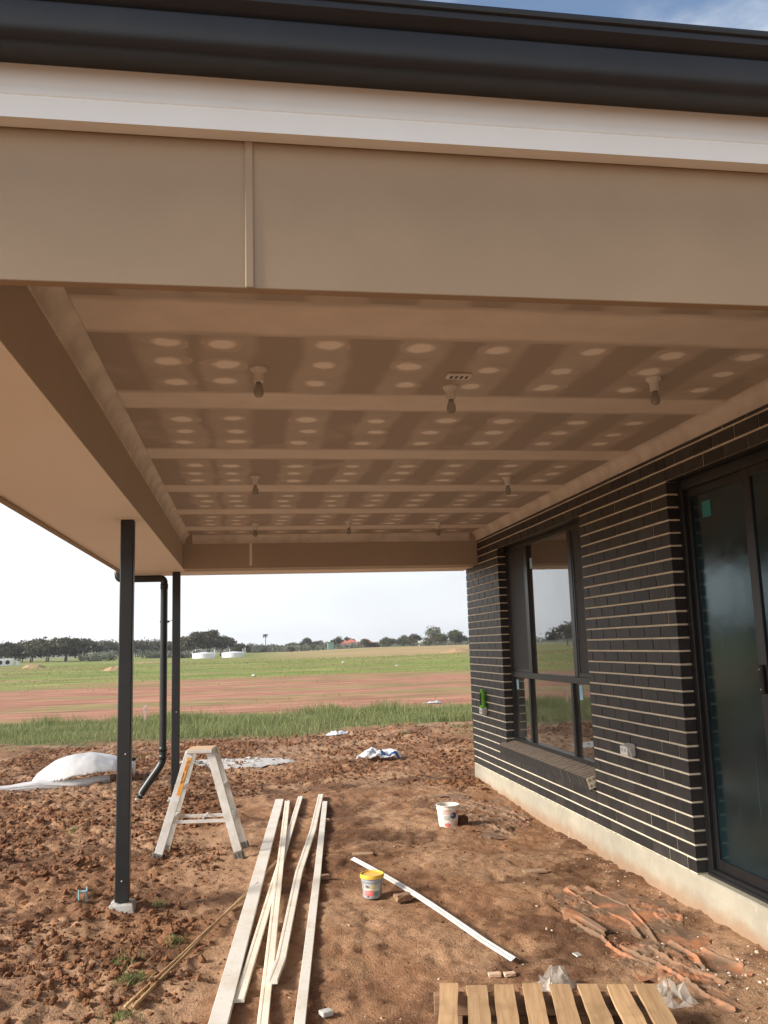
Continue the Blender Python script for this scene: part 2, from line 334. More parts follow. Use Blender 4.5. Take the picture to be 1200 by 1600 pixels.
MT['ground'] = mat_ground()
def mat_clod(name, a, b, c):
    t = NT(name); p = t.geo(); at = t.n('ShaderNodeAttribute'); at.attribute_name = 'tone'
    col = t.mix(at.outputs['Fac'], a, b); col = t.mix(t.rng(t.noise(p, 40, 4), .4, .7, 0, .5), col, c)
    t.bsdf(col, .95, t.bump(t.noise(p, 150, 4, .6), .6, .004), Specular_IOR_Level=.2); return t.m
MT['clod'] = mat_clod('soil_clod', (.100, .044, .022), (.305, .148, .072), (.19, .086, .042))
MT['chip'] = mat_clod('pale_stone_chip', (.62, .54, .44), (.40, .28, .19), (.70, .64, .56))
def mat_leaf(name, a, b, c, tr=.25):
    t = NT(name); at = t.n('ShaderNodeAttribute'); at.attribute_name = 'tone'
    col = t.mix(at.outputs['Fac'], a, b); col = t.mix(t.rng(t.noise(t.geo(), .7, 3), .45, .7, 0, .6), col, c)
    d = t.n('ShaderNodeBsdfPrincipled'); t.put(d.inputs['Base Color'], col); d.inputs['Roughness'].default_value = .6; d.inputs['Specular IOR Level'].default_value = .25
    tl = t.n('ShaderNodeBsdfTranslucent'); t.put(tl.inputs[0], col); m = t.n('ShaderNodeMixShader'); m.inputs[0].default_value = tr; t.l(d.outputs[0], m.inputs[1]); t.l(tl.outputs[0], m.inputs[2]); t.l(m.outputs[0], t.out.inputs[0]); return t.m
MT['grass'] = mat_leaf('verge_grass', (.125, .17, .055), (.36, .36, .16), (.19, .225, .08), .35)
MT['pasture'] = mat_leaf('pasture_grass', (.17, .22, .045), (.31, .29, .10), (.22, .25, .065), .3)
MT['leaf_dark'] = mat_leaf('dark_olive_leaf', (.050, .052, .028), (.150, .125, .068), (.09, .082, .046), .2)
MT['leaf_olive'] = mat_leaf('olive_leaf', (.060, .072, .028), (.155, .145, .065), (.09, .10, .04), .2)
MT['leaf_grey'] = mat_leaf('grey_green_leaf', (.10, .115, .075), (.20, .21, .145), (.14, .15, .10), .2)

# ------------------------------------------------------------------ helpers
def tag(o, label=None, cat=None, group=None, kind=None):
    if label: o['label'] = label
    if cat: o['category'] = cat
    if group: o['group'] = group
    if kind: o['kind'] = kind
    return o
def empty(name, loc=(0, 0, 0), rz=0, parent=None):
    o = bpy.data.objects.new(name, None); COL.objects.link(o); o.location = loc; o.rotation_euler = (0, 0, rz); o.empty_display_size = .1
    if parent: o.parent = parent
    return o
def link(name, me, parent=None, loc=None, rot=None):
    o = bpy.data.objects.new(name, me); COL.objects.link(o)
    if parent: o.parent = parent
    if loc is not None: o.location = loc
    if rot is not None: o.rotation_euler = rot
    return o
def from_bm(name, bm, mat, parent=None, loc=None, rot=None, smooth=False):
    bmesh.ops.recalc_face_normals(bm, faces=bm.faces)
    me = bpy.data.meshes.new(name); bm.to_mesh(me); bm.free()
    if mat: me.materials.append(MT[mat] if isinstance(mat, str) else mat)
    if smooth: me.polygons.foreach_set('use_smooth', [True]*len(me.polygons))
    return link(name, me, parent, loc, rot)
def abox(bm, x0, x1, y0, y1, z0, z1, bev=0):
    b = bmesh.new(); vs_ = [b.verts.new(p) for p in ((x0, y0, z0), (x1, y0, z0), (x1, y1, z0), (x0, y1, z0), (x0, y0, z1), (x1, y0, z1), (x1, y1, z1), (x0, y1, z1))]
    for f in ((3, 2, 1, 0), (4, 5, 6, 7), (0, 1, 5, 4), (1, 2, 6, 5), (2, 3, 7, 6), (3, 0, 4, 7)): b.faces.new([vs_[i] for i in f])
    if bev: bmesh.ops.bevel(b, geom=b.edges[:], offset=bev, segments=1, affect='EDGES', profile=.5)
    merge(bm, b)
def merge(bm, b):
    me = bpy.data.meshes.new('t'); b.to_mesh(me); b.free(); bm.from_mesh(me); bpy.data.meshes.remove(me)
def box(name, x0, x1, y0, y1, z0, z1, mat, parent=None, bev=0, **k):
    bm = bmesh.new(); abox(bm, min(x0, x1), max(x0, x1), min(y0, y1), max(y0, y1), min(z0, z1), max(z0, z1), bev); return from_bm(name, bm, mat, parent, **k)
def beam(bm, a, b, w, h, up=(0, 0, 1), bev=0):
    """box of section w x h from a to b"""
    a, b = Vector(a), Vector(b); d = b-a; L = d.length; d.normalize(); s = d.cross(Vector(up)).normalized(); u = s.cross(d)
    t = bmesh.new(); abox(t, -w/2, w/2, 0, L, -h/2, h/2, bev)
    m = Matrix((s, d, u)).transposed().to_4x4(); m.translation = a; bmesh.ops.transform(t, matrix=m, verts=t.verts); merge(bm, t)
def lathe(bm, prof, n=28, c=(0, 0, 0), cap0=True, cap1=True):
    rings = []
    for r, z in prof: rings.append([bm.verts.new((c[0]+r*math.cos(2*math.pi*i/n), c[1]+r*math.sin(2*math.pi*i/n), c[2]+z)) for i in range(n)])
    for a, b in zip(rings, rings[1:]):
        for i in range(n): bm.faces.new((a[i], a[(i+1) % n], b[(i+1) % n], b[i]))
    if cap0: bm.faces.new(rings[0][::-1])
    if cap1: bm.faces.new(rings[-1])
def tube(bm, pts, rad, n=12, cap=True):
    pts = [Vector(p) for p in pts]; rads = rad if isinstance(rad, (list, tuple)) else [rad]*len(pts); rings = []; ref = Vector((.13, .27, 1)).normalized()
    for i, p in enumerate(pts):
        d = (pts[min(i+1, len(pts)-1)]-pts[max(i-1, 0)]).normalized()
        rr = ref if abs(d.dot(ref)) < .95 else Vector((1, 0, 0)); s = d.cross(rr).normalized(); u = s.cross(d)
        rings.append([bm.verts.new(p+(s*math.cos(2*math.pi*k/n)+u*math.sin(2*math.pi*k/n))*rads[i]) for k in range(n)])
    for a, b in zip(rings, rings[1:]):
        for k in range(n): bm.faces.new((a[k], a[(k+1) % n], b[(k+1) % n], b[k]))
    if cap: bm.faces.new(rings[0][::-1]); bm.faces.new(rings[-1])
def bend(pts, r=.05, n=6):
    """round the inner corners of a polyline"""
    P = [Vector(p) for p in pts]; o = [P[0]]
    for a, b, c in zip(P, P[1:], P[2:]):
        p, q = b+(a-b).normalized()*r, b+(c-b).normalized()*r
        for i in range(n+1): t = i/n; o.append(p*(1-t)**2+b*2*t*(1-t)+q*t*t)
    return o+[P[-1]]
def extrude(name, prof, along, a, b, mat, parent, smooth=False, closed=True):
    """prof (d,z) swept along 'x' or 'y' from a to b; d goes on the other axis"""
    bm = bmesh.new(); r = []
    for t in (a, b): r.append([bm.verts.new((t, d, z) if along == 'x' else (d, t, z)) for d, z in prof])
    n = len(prof)
    for i in range(n if closed else n-1): bm.faces.new((r[0][i], r[0][(i+1) % n], r[1][(i+1) % n], r[1][i]))
    if closed: bm.faces.new(r[0][::-1]); bm.faces.new(r[1])
    o = from_bm(name, bm, mat, parent)
    if smooth:
        o.data.polygons.foreach_set('use_smooth', [True]*len(o.data.polygons)); o.data.set_sharp_from_angle(angle=R(28))
    return o
def np_mesh(name, V, F, mat, attr=None, smooth=False, parent=None):
    me = bpy.data.meshes.new(name); V = np.asarray(V, np.float32); F = np.asarray(F, np.int32); k = F.shape[1]
    me.vertices.add(len(V)); me.vertices.foreach_set('co', V.ravel()); me.loops.add(F.size); me.loops.foreach_set('vertex_index', F.ravel())
    me.polygons.add(len(F)); me.polygons.foreach_set('loop_start', np.arange(0, F.size, k, dtype=np.int32))
    if attr is not None: a = me.attributes.new('tone', 'FLOAT', 'POINT'); a.data.foreach_set('value', np.asarray(attr, np.float32))
    me.update(calc_edges=True)
    me.polygons.foreach_set('use_smooth', np.full(len(F), bool(smooth)))
    me.materials.append(MT[mat]); return link(name, me, parent)
def hash2(i, j, s):
    h = (i.astype(np.int64)*374761393+j.astype(np.int64)*668265263+s*974634533) & 0xffffffff
    h = ((h ^ (h >> 13))*1274126177) & 0xffffffff
    return ((h ^ (h >> 16)) & 0xffff)/65535.0
def vn(x, y, s=0):
    i, j = np.floor(x), np.floor(y); u, v = x-i, y-j; u = u*u*(3-2*u); v = v*v*(3-2*v)
    return (hash2(i, j, s)*(1-u)+hash2(i+1, j, s)*u)*(1-v)+(hash2(i, j+1, s)*(1-u)+hash2(i+1, j+1, s)*u)*v
def fbm(x, y, o=4, s=0, g=.5):
    t = 0; a = 1; n = 0
    for k in range(o): t = t+a*(vn(x*2**k+k*17.3, y*2**k-k*9.1, s+k)-.5); n += a; a *= g
    return t/n
def sm(a, b, x): t = np.clip((x-a)/(b-a), 0, 1); return t*t*(3-2*t)

# ------------------------------------------------------------------ ground
def zbase(x, y):
    """smooth ground level"""
    x = np.asarray(x, float); y = np.asarray(y, float)
    z = -.205+.030*fbm(x*.55, y*.55, 3, 3)*(1-sm(12, 25, y))
    z = z-.028*sm(-1.2, -.1, x)*(1-sm(-2.6, -.4, y))*sm(-20, -8, y)+.03*sm(-1.0, 0, x)*sm(-1.6, .2, y)*(1-sm(1, 4, y))
    z = z+.13*sm(2.2, 4.5, y)*(1-sm(6.2, 8.5, y))*sm(-2.2, .8, x)                      # spoil bank behind the house
    z = z+.05*sm(-3.0, -4.2, x)*(1-sm(2, 5, y))*(1-sm(-7.5, -9, -(-y)) if False else 1)
    z = z+.9*sm(112, 175, y)*sm(0, 40, x)*(1-sm(260, 340, y))                         # tan rise
    z = z+.5*fbm(x*.03, y*.03, 3, 21)*sm(30, 80, y)*(1-.6*sm(200, 400, y))
    return z
def rough(x, y):
    """how churned the soil is"""
    l = np.maximum(sm(-2.75, -3.5, x+.25*fbm(x*1.3, y*1.3, 3, 8)), .85*sm(-.6, .8, y+.5*fbm(x, y, 3, 5)))
    return l*(1-sm(6.0, 7.2, y))*sm(-60, -10, y)
def zground(x, y):
    x = np.asarray(x, float); y = np.asarray(y, float); k = rough(x, y); nr = 1-sm(9, 14, y)
    z = zbase(x, y)+nr*(.016+.034*k)*fbm(x*2.2, y*2.2, 4, 31, .55)*1.6
    f = fbm(x*9, y*9, 4, 41, .65); z = z+nr*(.007+.060*k)*f+nr*k*.034*(np.abs(fbm(x*13, y*13, 3, 47, .6))*3-.4)
    z = z-nr*k*.035*np.clip(.5-np.abs(fbm(x*5, y*5, 3, 51))*6, 0, 1)
    z = z+nr*(1-k)*(.013*sm(.0, .05, fbm(x*3.1, y*2.0, 3, 65))+.009*sm(.02, .06, fbm(x*6.3, y*4.6, 3, 67))-.011)
    z = z+nr*(1-k)*.010*np.clip(fbm(x*24, y*24, 3, 61, .6)*3, -.6, 1)
    return z
def graded(lo, hi, step, far, n):
    c = np.arange(lo, hi+step*.5, step); up = [c[-1]]; dn = [c[0]]
    for L, s in ((up, 1), (dn, -1)):
        d = step; g = 1.0; tgt = far
        for _ in range(n):
            d *= (1.105); L.append(L[-1]+s*d)
    up = [u for u in up[1:] if u < far]+[far]; dn = [u for u in dn[1:] if u > -far]+[-far]
    return np.array(dn[::-1]+list(c)+up)
gx = graded(-6.6, .3, .026, 2500, 140); gy = graded(-7.6, 3.4, .026, 2500, 140)
GX, GY = np.meshgrid(gx, gy); GZ = zground(GX, GY)
nx, ny = len(gx), len(gy); idx = np.arange(nx*ny).reshape(ny, nx)
F = np.stack([idx[:-1, :-1].ravel(), idx[:-1, 1:].ravel(), idx[1:, 1:].ravel(), idx[1:, :-1].ravel()], 1)
g = np_mesh('ground', np.stack([GX.ravel(), GY.ravel(), GZ.ravel()], 1), F, 'ground', smooth=True)
tag(g, 'red brown building site soil running out to grassed flat fields', kind='structure')
def zg(x, y): return float(zground(np.array([x]), np.array([y]))[0])
def zb(x, y): return float(zbase(np.array([x]), np.array([y]))[0])

# ------------------------------------------------------------------ house: brick wall, slab, window, door
C = .086; CORNER_Y, WIN0, WIN1, JAMB, END = 0.0, -1.435, -3.86, -5.42, -8.56
house = empty('brick_house', (0, 0, 0)); tag(house, 'charcoal brick house wall with black window and sliding door on pale slab', 'house')
wall = empty('brick_wall', parent=house)
def brick_mesh(L, name):
    bm = bmesh.new(); abox(bm, 0, .11, -L/2, L/2, -.0368, .0368, .0026)
    bmesh.ops.recalc_face_normals(bm, faces=bm.faces); me = bpy.data.meshes.new(name); bm.to_mesh(me); bm.free(); me.materials.append(MT['brick']); return me
BF, BH = brick_mesh(.23, 'brick_full'), brick_mesh(.11, 'brick_half')
runs = []
def lay(i, y0, y1, first_half):
    """bricks of course i from y0 down to y1, stretched a hair to end flush"""
    y = 0.0; h = first_half; T_ = y0-y1; row = []
    while T_-y > .06:
        L = .11 if h or (T_-y) < .2 else .23; h = False; row.append((y+L/2, L)); y += L+.010
    k = T_/(y-.010)
    for c, L in row: runs.append((i, y0-c*k, L*(1+(k-1)*(L+.01)/L)))
for i in range(29):
    lay(i, CORNER_Y, -1.430, i % 2 == 1)
    lay(i, WIN1-.006, -5.416, i % 2 == 1)
    if i < 3: lay(i, -1.440, WIN1+.002, i % 2 == 1)
for i in range(29, 32):
    lay(i, CORNER_Y, WIN1+.002, i % 2 == 1); lay(i, WIN1-.006, JAMB+.002, i % 2 == 1); lay(i, JAMB-.006, END, i % 2 == 0)
runs.sort(key=lambda b: b[1])
near_b, far_b = runs[:300], runs[300:]
for i, y, L in near_b:
    bo = link('brick', BF if L > .15 else BH, wall, (random.uniform(-.0012, .0012), y+random.uniform(-.001, .001), i*C+.043+random.uniform(-.0008, .0008))); bo.scale = (1, L/(.23 if L > .15 else .11), 1)
bm = bmesh.new()
for i, y, L in far_b:
    dx = random.uniform(-.0012, .0012); abox(bm, dx, .11, y-L/2, y+L/2, i*C+.0062, i*C+.0798, .0026)
tag(from_bm('brick', bm, 'brick', wall), 'farther charcoal bricks around the window', kind='stuff')
# mortar, raked a few millimetres behind the brick faces
RK = .0062
bm = bmesh.new()
abox(bm, RK, .108, -1.430+RK, -RK, .0, 29*C)
abox(bm, RK, .108, WIN1+.003, -1.430+RK-.0001, 0, 3*C)
abox(bm, RK, .108, -5.416+RK, WIN1-.006, 0, 29*C)
abox(bm, RK, .108, WIN1+.003, -RK, 29*C+.0001, 32*C)
abox(bm, RK, .108, JAMB+.003, WIN1-.006, 29*C+.0001, 32*C)
abox(bm, RK, .108, END, JAMB-.006, 29*C+.0001, 32*C)
from_bm('mortar', bm, 'mortar', wall)
# steel lintels
box('lintel', .004, .10, WIN1-.004, WIN0+.004, 29*C-.004, 29*C+.004, 'frame', wall)
box('lintel', .004, .10, END, JAMB+.004, 29*C-.004, 29*C+.004, 'frame', wall)
# slab with a slightly uneven cast edge
bm = bmesh.new(); n = 240; prof = [(.0, -.62), (.0, -.30), (.0, -.2), (.0, -.1), (.001, -.03), (.006, -.010), (.014, -.003), (.2, -.003), (6.2, -.003), (6.2, -.62)]
rings = []
for k in range(n+1):
    y = .004+(-8.62)*k/n; rr = []
    for j, (px, pz) in enumerate(prof):
        jx = .010*float(fbm(np.array([y*1.3]), np.array([pz*9]), 4, 77)) if j < 6 else 0; jz = .006*float(fbm(np.array([y*4.]), np.array([3.]), 3, 78)) if 3 < j < 8 else 0
        rr.append(bm.verts.new((px+jx+.004, y, pz+jz)))
    rings.append(rr)
for a, b in zip(rings, rings[1:]):
    for j in range(len(prof)-1): bm.faces.new((a[j], a[j+1], b[j+1], b[j]))
bm.faces.new(rings[0]); bm.faces.new(rings[-1][::-1])
from_bm('concrete_slab', bm, 'slab', house)
# mortar squeezed out at the foot of the wall
bm = bmesh.new()
for k in range(150):
    y = random.uniform(JAMB, -.02); s = random.uniform(.006, .016)
    t = bmesh.new(); bmesh.ops.create_icosphere(t, subdivisions=1, radius=s); bmesh.ops.scale(t, vec=(.55, random.uniform(1.5, 4), .45), verts=t.verts); bmesh.ops.translate(t, vec=(.004, y, .001), verts=t.verts); merge(bm, t)
tag(from_bm('mortar_dropping', bm, 'mortar', house), kind='stuff')
# inner leaf and room behind the glass
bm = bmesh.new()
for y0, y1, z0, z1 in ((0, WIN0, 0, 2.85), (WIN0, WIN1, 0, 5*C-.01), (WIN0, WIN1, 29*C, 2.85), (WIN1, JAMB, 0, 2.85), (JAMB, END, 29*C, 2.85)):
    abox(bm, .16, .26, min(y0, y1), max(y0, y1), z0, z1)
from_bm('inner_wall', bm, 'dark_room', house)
bm = bmesh.new()
abox(bm, .26, 5.9, -8.5, -8.4, 0, 2.7); abox(bm, .26, 5.9, -.1, 0, 0, 2.7); abox(bm, 4.4, 4.5, -8.4, -.1, 0, 2.7); abox(bm, .26, 5.9, -8.5, 0, 2.7, 2.74); abox(bm, .26, 5.9, -8.5, 0, -.002, .004)
abox(bm, .26, 4.4, -4.7, -4.6, .004, 2.7)
from_bm('room', bm, 'room_light', house)
bm = bmesh.new(); abox(bm, .0, 6.2, END-.11, END, 0, 2.80); from_bm('end_wall', bm, 'brick', house)

# --- window sill: rowlock bricks on a slope
sill = empty('window_sill', parent=house)
bm = bmesh.new(); abox(bm, -.085, .150, -.0365, .0365, -.104, 0, .004); bmesh.ops.recalc_face_normals(bm, faces=bm.faces)
sme = bpy.data.meshes.new('sill_brick'); bm.to_mesh(sme); bm.free(); sme.materials.append(MT['sill'])
ns = 29; sy0 = -1.36; tilt = R(16); first = None
for k in range(ns):
    y = sy0-.04-.0862*k
    link('sill_brick', sme, sill, (0, y, .388+random.uniform(-.0012, .0012)), (0, -tilt, 0))
bm = bmesh.new(); abox(bm, -.080, .148, sy0-.0862*ns+.008, sy0-.004, -.100, -.006)
bmesh.ops.rotate(bm, cent=(0, 0, 0), matrix=Matrix.Rotation(-tilt, 3, 'Y'), verts=bm.verts); bmesh.ops.translate(bm, vec=(0, 0, .388), verts=bm.verts)
from_bm('mortar', bm, 'mortar', sill)
# exposed core holes in the last sill brick
yend = sy0-.04-.0862*(ns-1)-.0385
for (cx, cz) in ((-.058, -.028), (-.022, -.028), (-.058, -.074), (-.022, -.074)):
    bm = bmesh.new(); t = Matrix.Rotation(-tilt, 4, 'Y'); p = t @ Vector((cx, 0, cz))
    bmesh.ops.create_icosphere(bm, subdivisions=2, radius=.014); bmesh.ops.scale(bm, vec=(1, .35, 1), verts=bm.verts)
    from_bm('core_plug', bm, 'cement_end', sill, loc=(p.x, yend, .388+p.z))

# --- window
win = empty('window', parent=house)
FX0, FX1 = .086, .150; WZ0, WZ1 = 5*C-.022, 29*C-.006; wy0, wy1 = WIN0-.006, WIN1+.006
bm = bmesh.new(); fw = .042
abox(bm, FX0, FX1, wy1, wy0, WZ0, WZ0+fw, .003); abox(bm, FX0, FX1, wy1, wy0, WZ1-fw, WZ1, .003)
abox(bm, FX0+.001, FX1-.001, wy0-fw, wy0-.0005, WZ0+fw, WZ1-fw, .003); abox(bm, FX0+.001, FX1-.001, wy1+.0005, wy1+fw, WZ0+fw, WZ1-fw, .003)
abox(bm, FX0-.004, FX1-.004, wy1+fw, wy0-fw, 1.085, 1.145, .003)
for y in (-2.04, -3.235): abox(bm, FX0+.002, FX1-.002, y-.026, y+.026, WZ0+fw, 1.085, .003)
for y in (-2.125, -3.365): abox(bm, FX0+.002, FX1-.002, y-.044, y+.044, 1.145, WZ1-fw, .003)
# sash rails of the opening lights
for a, b in ((wy0-fw, -2.081), (-3.409, wy1+fw)):
    y0, y1 = max(a, b), min(a, b)
    for (p, q, r, s) in ((y1, y0, 1.145, 1.180), (y1, y0, WZ1-fw-.032, WZ1-fw), (y0-.028, y0, 1.18, WZ1-fw-.032), (y1, y1+.028, 1.18, WZ1-fw-.032)): abox(bm, FX0+.008, FX1-.008, p, q, r, s, .002)
from_bm('frame', bm, 'frame', win)
def pane(y0, y1, z0, z1, name='pane', mat='glass', x=.118): return box(name, x, x+.005, y0, y1, z0, z1, mat, win)
pane(-2.169, -3.321, 1.145, WZ1-fw)
for a, b in ((wy0-fw, -2.081), (-3.409, wy1+fw)):
    pane(a, b, 1.16, WZ1-fw-.02, x=.126); pane(a, b, 1.18, WZ1-fw-.032, 'fly_screen', 'screen', .100)
for a, b in ((wy0-fw, -2.014), (-2.066, -3.209), (-3.261, wy1+fw)): pane(a, b, WZ0+fw, 1.085)
box('sticker', .1155, .1165, -2.19, -2.26, 2.20, 2.31, 'blue_sticker', win)
box('sticker', .1155, .1165, -1.535, -1.600, .955, 1.060, 'blue_sticker', win)
box('sticker', .1155, .1165, -3.345, -3.420, .945, 1.070, 'blue_sticker', win)

# --- sliding door
door = empty('sliding_door', parent=house)
dz1 = 29*C-.006; bm = bmesh.new()
abox(bm, .075, .20, JAMB-.062, JAMB-.004, .02, dz1, .003); abox(bm, .075, .20, END, JAMB-.062, dz1-.065, dz1, .003); abox(bm, .070, .21, END, JAMB-.004, -.001, .042, .004)
abox(bm, .055, .076, END, JAMB-.03, .0, .020, .003)
from_bm('frame', bm, 'frame', door)
bm = bmesh.new()     # fixed panel
for a in ((.100, .135, JAMB-.105, JAMB-.062, .042, dz1-.065), (.101, .134, -6.16, JAMB-.105, .042, .105), (.101, .134, -6.16, JAMB-.105, dz1-.12, dz1-.065)): abox(bm, *a, .003)
from_bm('fixed_panel_frame', bm, 'frame', door)
box('pane', .115, .121, -6.17, JAMB-.105, .10, dz1-.118, 'doorglass', door)
bm = bmesh.new()     # sliding leaf
for a in ((.082, .112, -6.245, -6.165, .045, dz1-.066), (.083, .111, -7.30, -6.245, .045, .12), (.083, .111, -7.30, -6.245, dz1-.12, dz1-.066), (.082, .112, -7.36, -7.30, .045, dz1-.066)): abox(bm, *a, .003)
from_bm('sliding_panel_frame', bm, 'frame', door)
box('pane', .094, .100, -7.30, -6.245, .12, dz1-.12, 'doorglass', door)
box('pane', .115, .121, END, -7.30, .05, dz1-.07, 'doorglass', door)
hd = box('handle', .060, .082, -6.222, -6.190, 1.14, 1.30, 'black', door, .006)
for z in (1.165, 1.275):
    bm = bmesh.new(); bmesh.ops.create_icosphere(bm, subdivisions=1, radius=.005); from_bm('screw', bm, 'alu', hd, loc=(.058, -6.206, z))
box('sticker', .1125, .1140, -5.655, -5.755, 2.215, 2.315, 'teal_sticker', door)

# --- power outlets on the wall
def outlet(y, z, label):
    o = empty('power_outlet', (0, y, z)); tag(o, label, 'outlet', 'weatherproof outlets on the brick wall')
    bm = bmesh.new(); abox(bm, -.062, .0, -.068, .068, -.045, .045, .010)
    for v in bm.verts:
        if v.co.x < -.03: v.co.z -= .020*(v.co.z > 0)*1.0; v.co.x += .018*(v.co.z < 0)
    from_bm('housing', bm, 'grey_plastic', o)
    bm = bmesh.new(); abox(bm, -.068, -.0565, -.060, .060, -.036, .028, .004); fp = from_bm('face_plate', bm, 'white_plastic', o)
    for s in (-.032, .020): 
        bm = bmesh.new(); abox(bm, -.0715, -.0675, s-.014, s+.014, -.012, .014, .002); from_bm('switch', bm, 'grey_plastic', fp)
    return o
outlet(-4.60, .665, 'grey outlet box with white face between the window and the sliding door')
outlet(-.66, .672, 'grey outlet box holding a green bottle, left of the window')
bt = empty('green_bottle', (-.035, -.66, .708)); tag(bt, 'bright green slim bottle with dark stripe standing on the outlet left of window', 'bottle')
bm = bmesh.new(); lathe(bm, [(.030, 0), (.036, .01), (.036, .06), (.030, .085), (.034, .11), (.036, .16), (.032, .185), (.018, .192)], 20); from_bm('body', bm, 'green', bt, smooth=True)
bm = bmesh.new(); lathe(bm, [(.020, .19), (.022, .194), (.022, .212), (.016, .216)], 16); from_bm('cap', bm, 'green', bt, smooth=True)
bm = bmesh.new(); abox(bm, -.0385, -.030, -.0320, -.004, .03, .175, .003); from_bm('stripe', bm, 'black', bt)

# ------------------------------------------------------------------ patio roof
roof = empty('patio_roof', (0, 0, 0)); tag(roof, 'tan boxed patio roof with plasterboard ceiling, white fascia and dark gutter', 'patio roof')
YF, XL, XI, ZS, ZC = -8.57, -4.20, -3.485, 2.40, 2.79
YI, YO, YFI = -.60, .10, -8.535
fb = box('front_beam', XL, .0, YF, YFI, ZS, 2.86, 'tan', roof, .002)
bm = bmesh.new(); abox(bm, -2.765, -2.742, YF-.007, YF+.001, ZS-.001, 2.815, .003); from_bm('joint_strip', bm, 'tan', fb)
sb = box('side_beam', XI-.035, XI, YFI, YI, ZS+.004, 2.86, 'beam_inner', roof)
rb = box('rear_beam', XI, -.0, YI, YO, ZS, 2.86, 'beam_inner', roof, .002)
box('joint_strip', -2.735, -2.705, YI-.005, YI+.001, ZS+.03, 2.70, 'soffit', rb)
for k, (a, b) in enumerate(((YFI+.0, -5.06), (-5.063, -2.56), (-2.563, YO))):
    box('soffit_sheet', XL, XI-.0005, a+.0005, b, ZS, ZS+.012, 'soffit', roof)
box('soffit_sheet', XL+.001, -.001, YO-.46, YO-.001, ZS-.012, ZS-.001, 'soffit', roof)
box('outer_face', XL-.012, XL-.0005, YF, YO, ZS-.012, 2.86, 'tan', roof); box('outer_face', XL, 0, YO+.0005, YO+.012, ZS-.014, 2.86, 'tan', roof)
box('edge_trim', XL-.020, XL+.022, YF, YO, ZS-.020, ZS-.0005, 'tan', roof, .003)
# ceiling boards
ceil = empty('ceiling', parent=roof)
edges = [YFI+.02, -6.18, -4.89, -3.59, -2.36, -1.175, YI]
for a, b in zip(edges, edges[1:]): box('plasterboard', XI, .02, a+.001, b-.001, ZC, ZC+.013, 'ceiling', ceil)
for k, y in enumerate([-7.36]+edges[1:-1]):
    bm = bmesh.new(); hw = .17; n = 6
    P = [(-hw+2*hw*i/n, -.0004-.0016*math.cos(math.pi*(i/n-.5))) for i in range(n+1)]
    r = [[bm.verts.new((x, d, z)) for d, z in P] for x in (-3.46, .0)]
    for i in range(n): bm.faces.new((r[0][i], r[0][i+1], r[1][i+1], r[1][i]))
    o = from_bm('joint_strip', bm, 'strip', ceil, loc=(0, y, ZC)); 
    if k == 0: o.scale = (1, 1.15, 1)
def patch_mesh(s):
    bm = bmesh.new(); n = 26; c = bm.verts.new((0, 0, -.0022)); rn = random.Random(s); ph = [rn.uniform(0, 6) for _ in range(3)]
    a_ = []; b_ = []
    for i in range(n):
        t = 2*math.pi*i/n; q = 1+.10*math.sin(2*t+ph[0])+.06*math.sin(3*t+ph[1])+.04*math.sin(5*t+ph[2])
        a_.append(bm.verts.new((.055*q*math.cos(t), .050*q*math.sin(t), -.0018))); b_.append(bm.verts.new((.105*q*math.cos(t), .095*q*math.sin(t), -.0006)))
    for i in range(n): j = (i+1) % n; bm.faces.new((c, a_[i], a_[j])); bm.faces.new((a_[i], b_[i], b_[j], a_[j]))
    bmesh.ops.reverse_faces(bm, faces=bm.faces); me = bpy.data.meshes.new('patch'); bm.to_mesh(me); bm.free(); me.materials.append(MT['patch']); return me
PM = [patch_mesh(s) for s in range(5)]
allj = [-7.42]+edges[1:-1]+[-.05]
for a, b in zip(allj, allj[1:]):
    for t in (.29, .505, .73):
        y = a+(b-a)*t
        if y > YI-.1: continue
        for c in COLS:
            o = link('plaster_patch', random.choice(PM), ceil, (c+random.uniform(-.03, .03), y+random.uniform(-.02, .02), ZC), (0, 0, random.uniform(-.5, .5)))
            s = random.uniform(.78, 1.02); o.scale = (s, s*random.uniform(.85, 1), 1)
# cornices (cove) along the house wall, the side beam and both cross beams
def cove(along, a, b, px, sgn):
    P = [(px, ZC-.10), (px+sgn*.010, ZC-.10)]
    for i in range(7): t = math.pi/2*i/6; P.append((px+sgn*(.010+.056*(1-math.cos(t))), ZC-.092+.084*math.sin(t)))
    P += [(px+sgn*.072, ZC-.008), (px+sgn*.072, ZC-.0005), (px, ZC-.0005)]
    return extrude('cornice', P, along, a, b, 'offwhite', roof, True)
MT['cornice'] = plain('cornice_plaster', (.74, .69, .61), (.60, .55, .48), .75, 4, .08, 200)
for c in (cove('y', YFI, YI, -.001, -1), cove('y', YFI, YI, XI+.001, 1), cove('x', XI+.1, -.1, YI-.001, -1), cove('x', XI+.1, -.1, YFI+.001, 1)): c.data.materials[0] = MT['cornice']
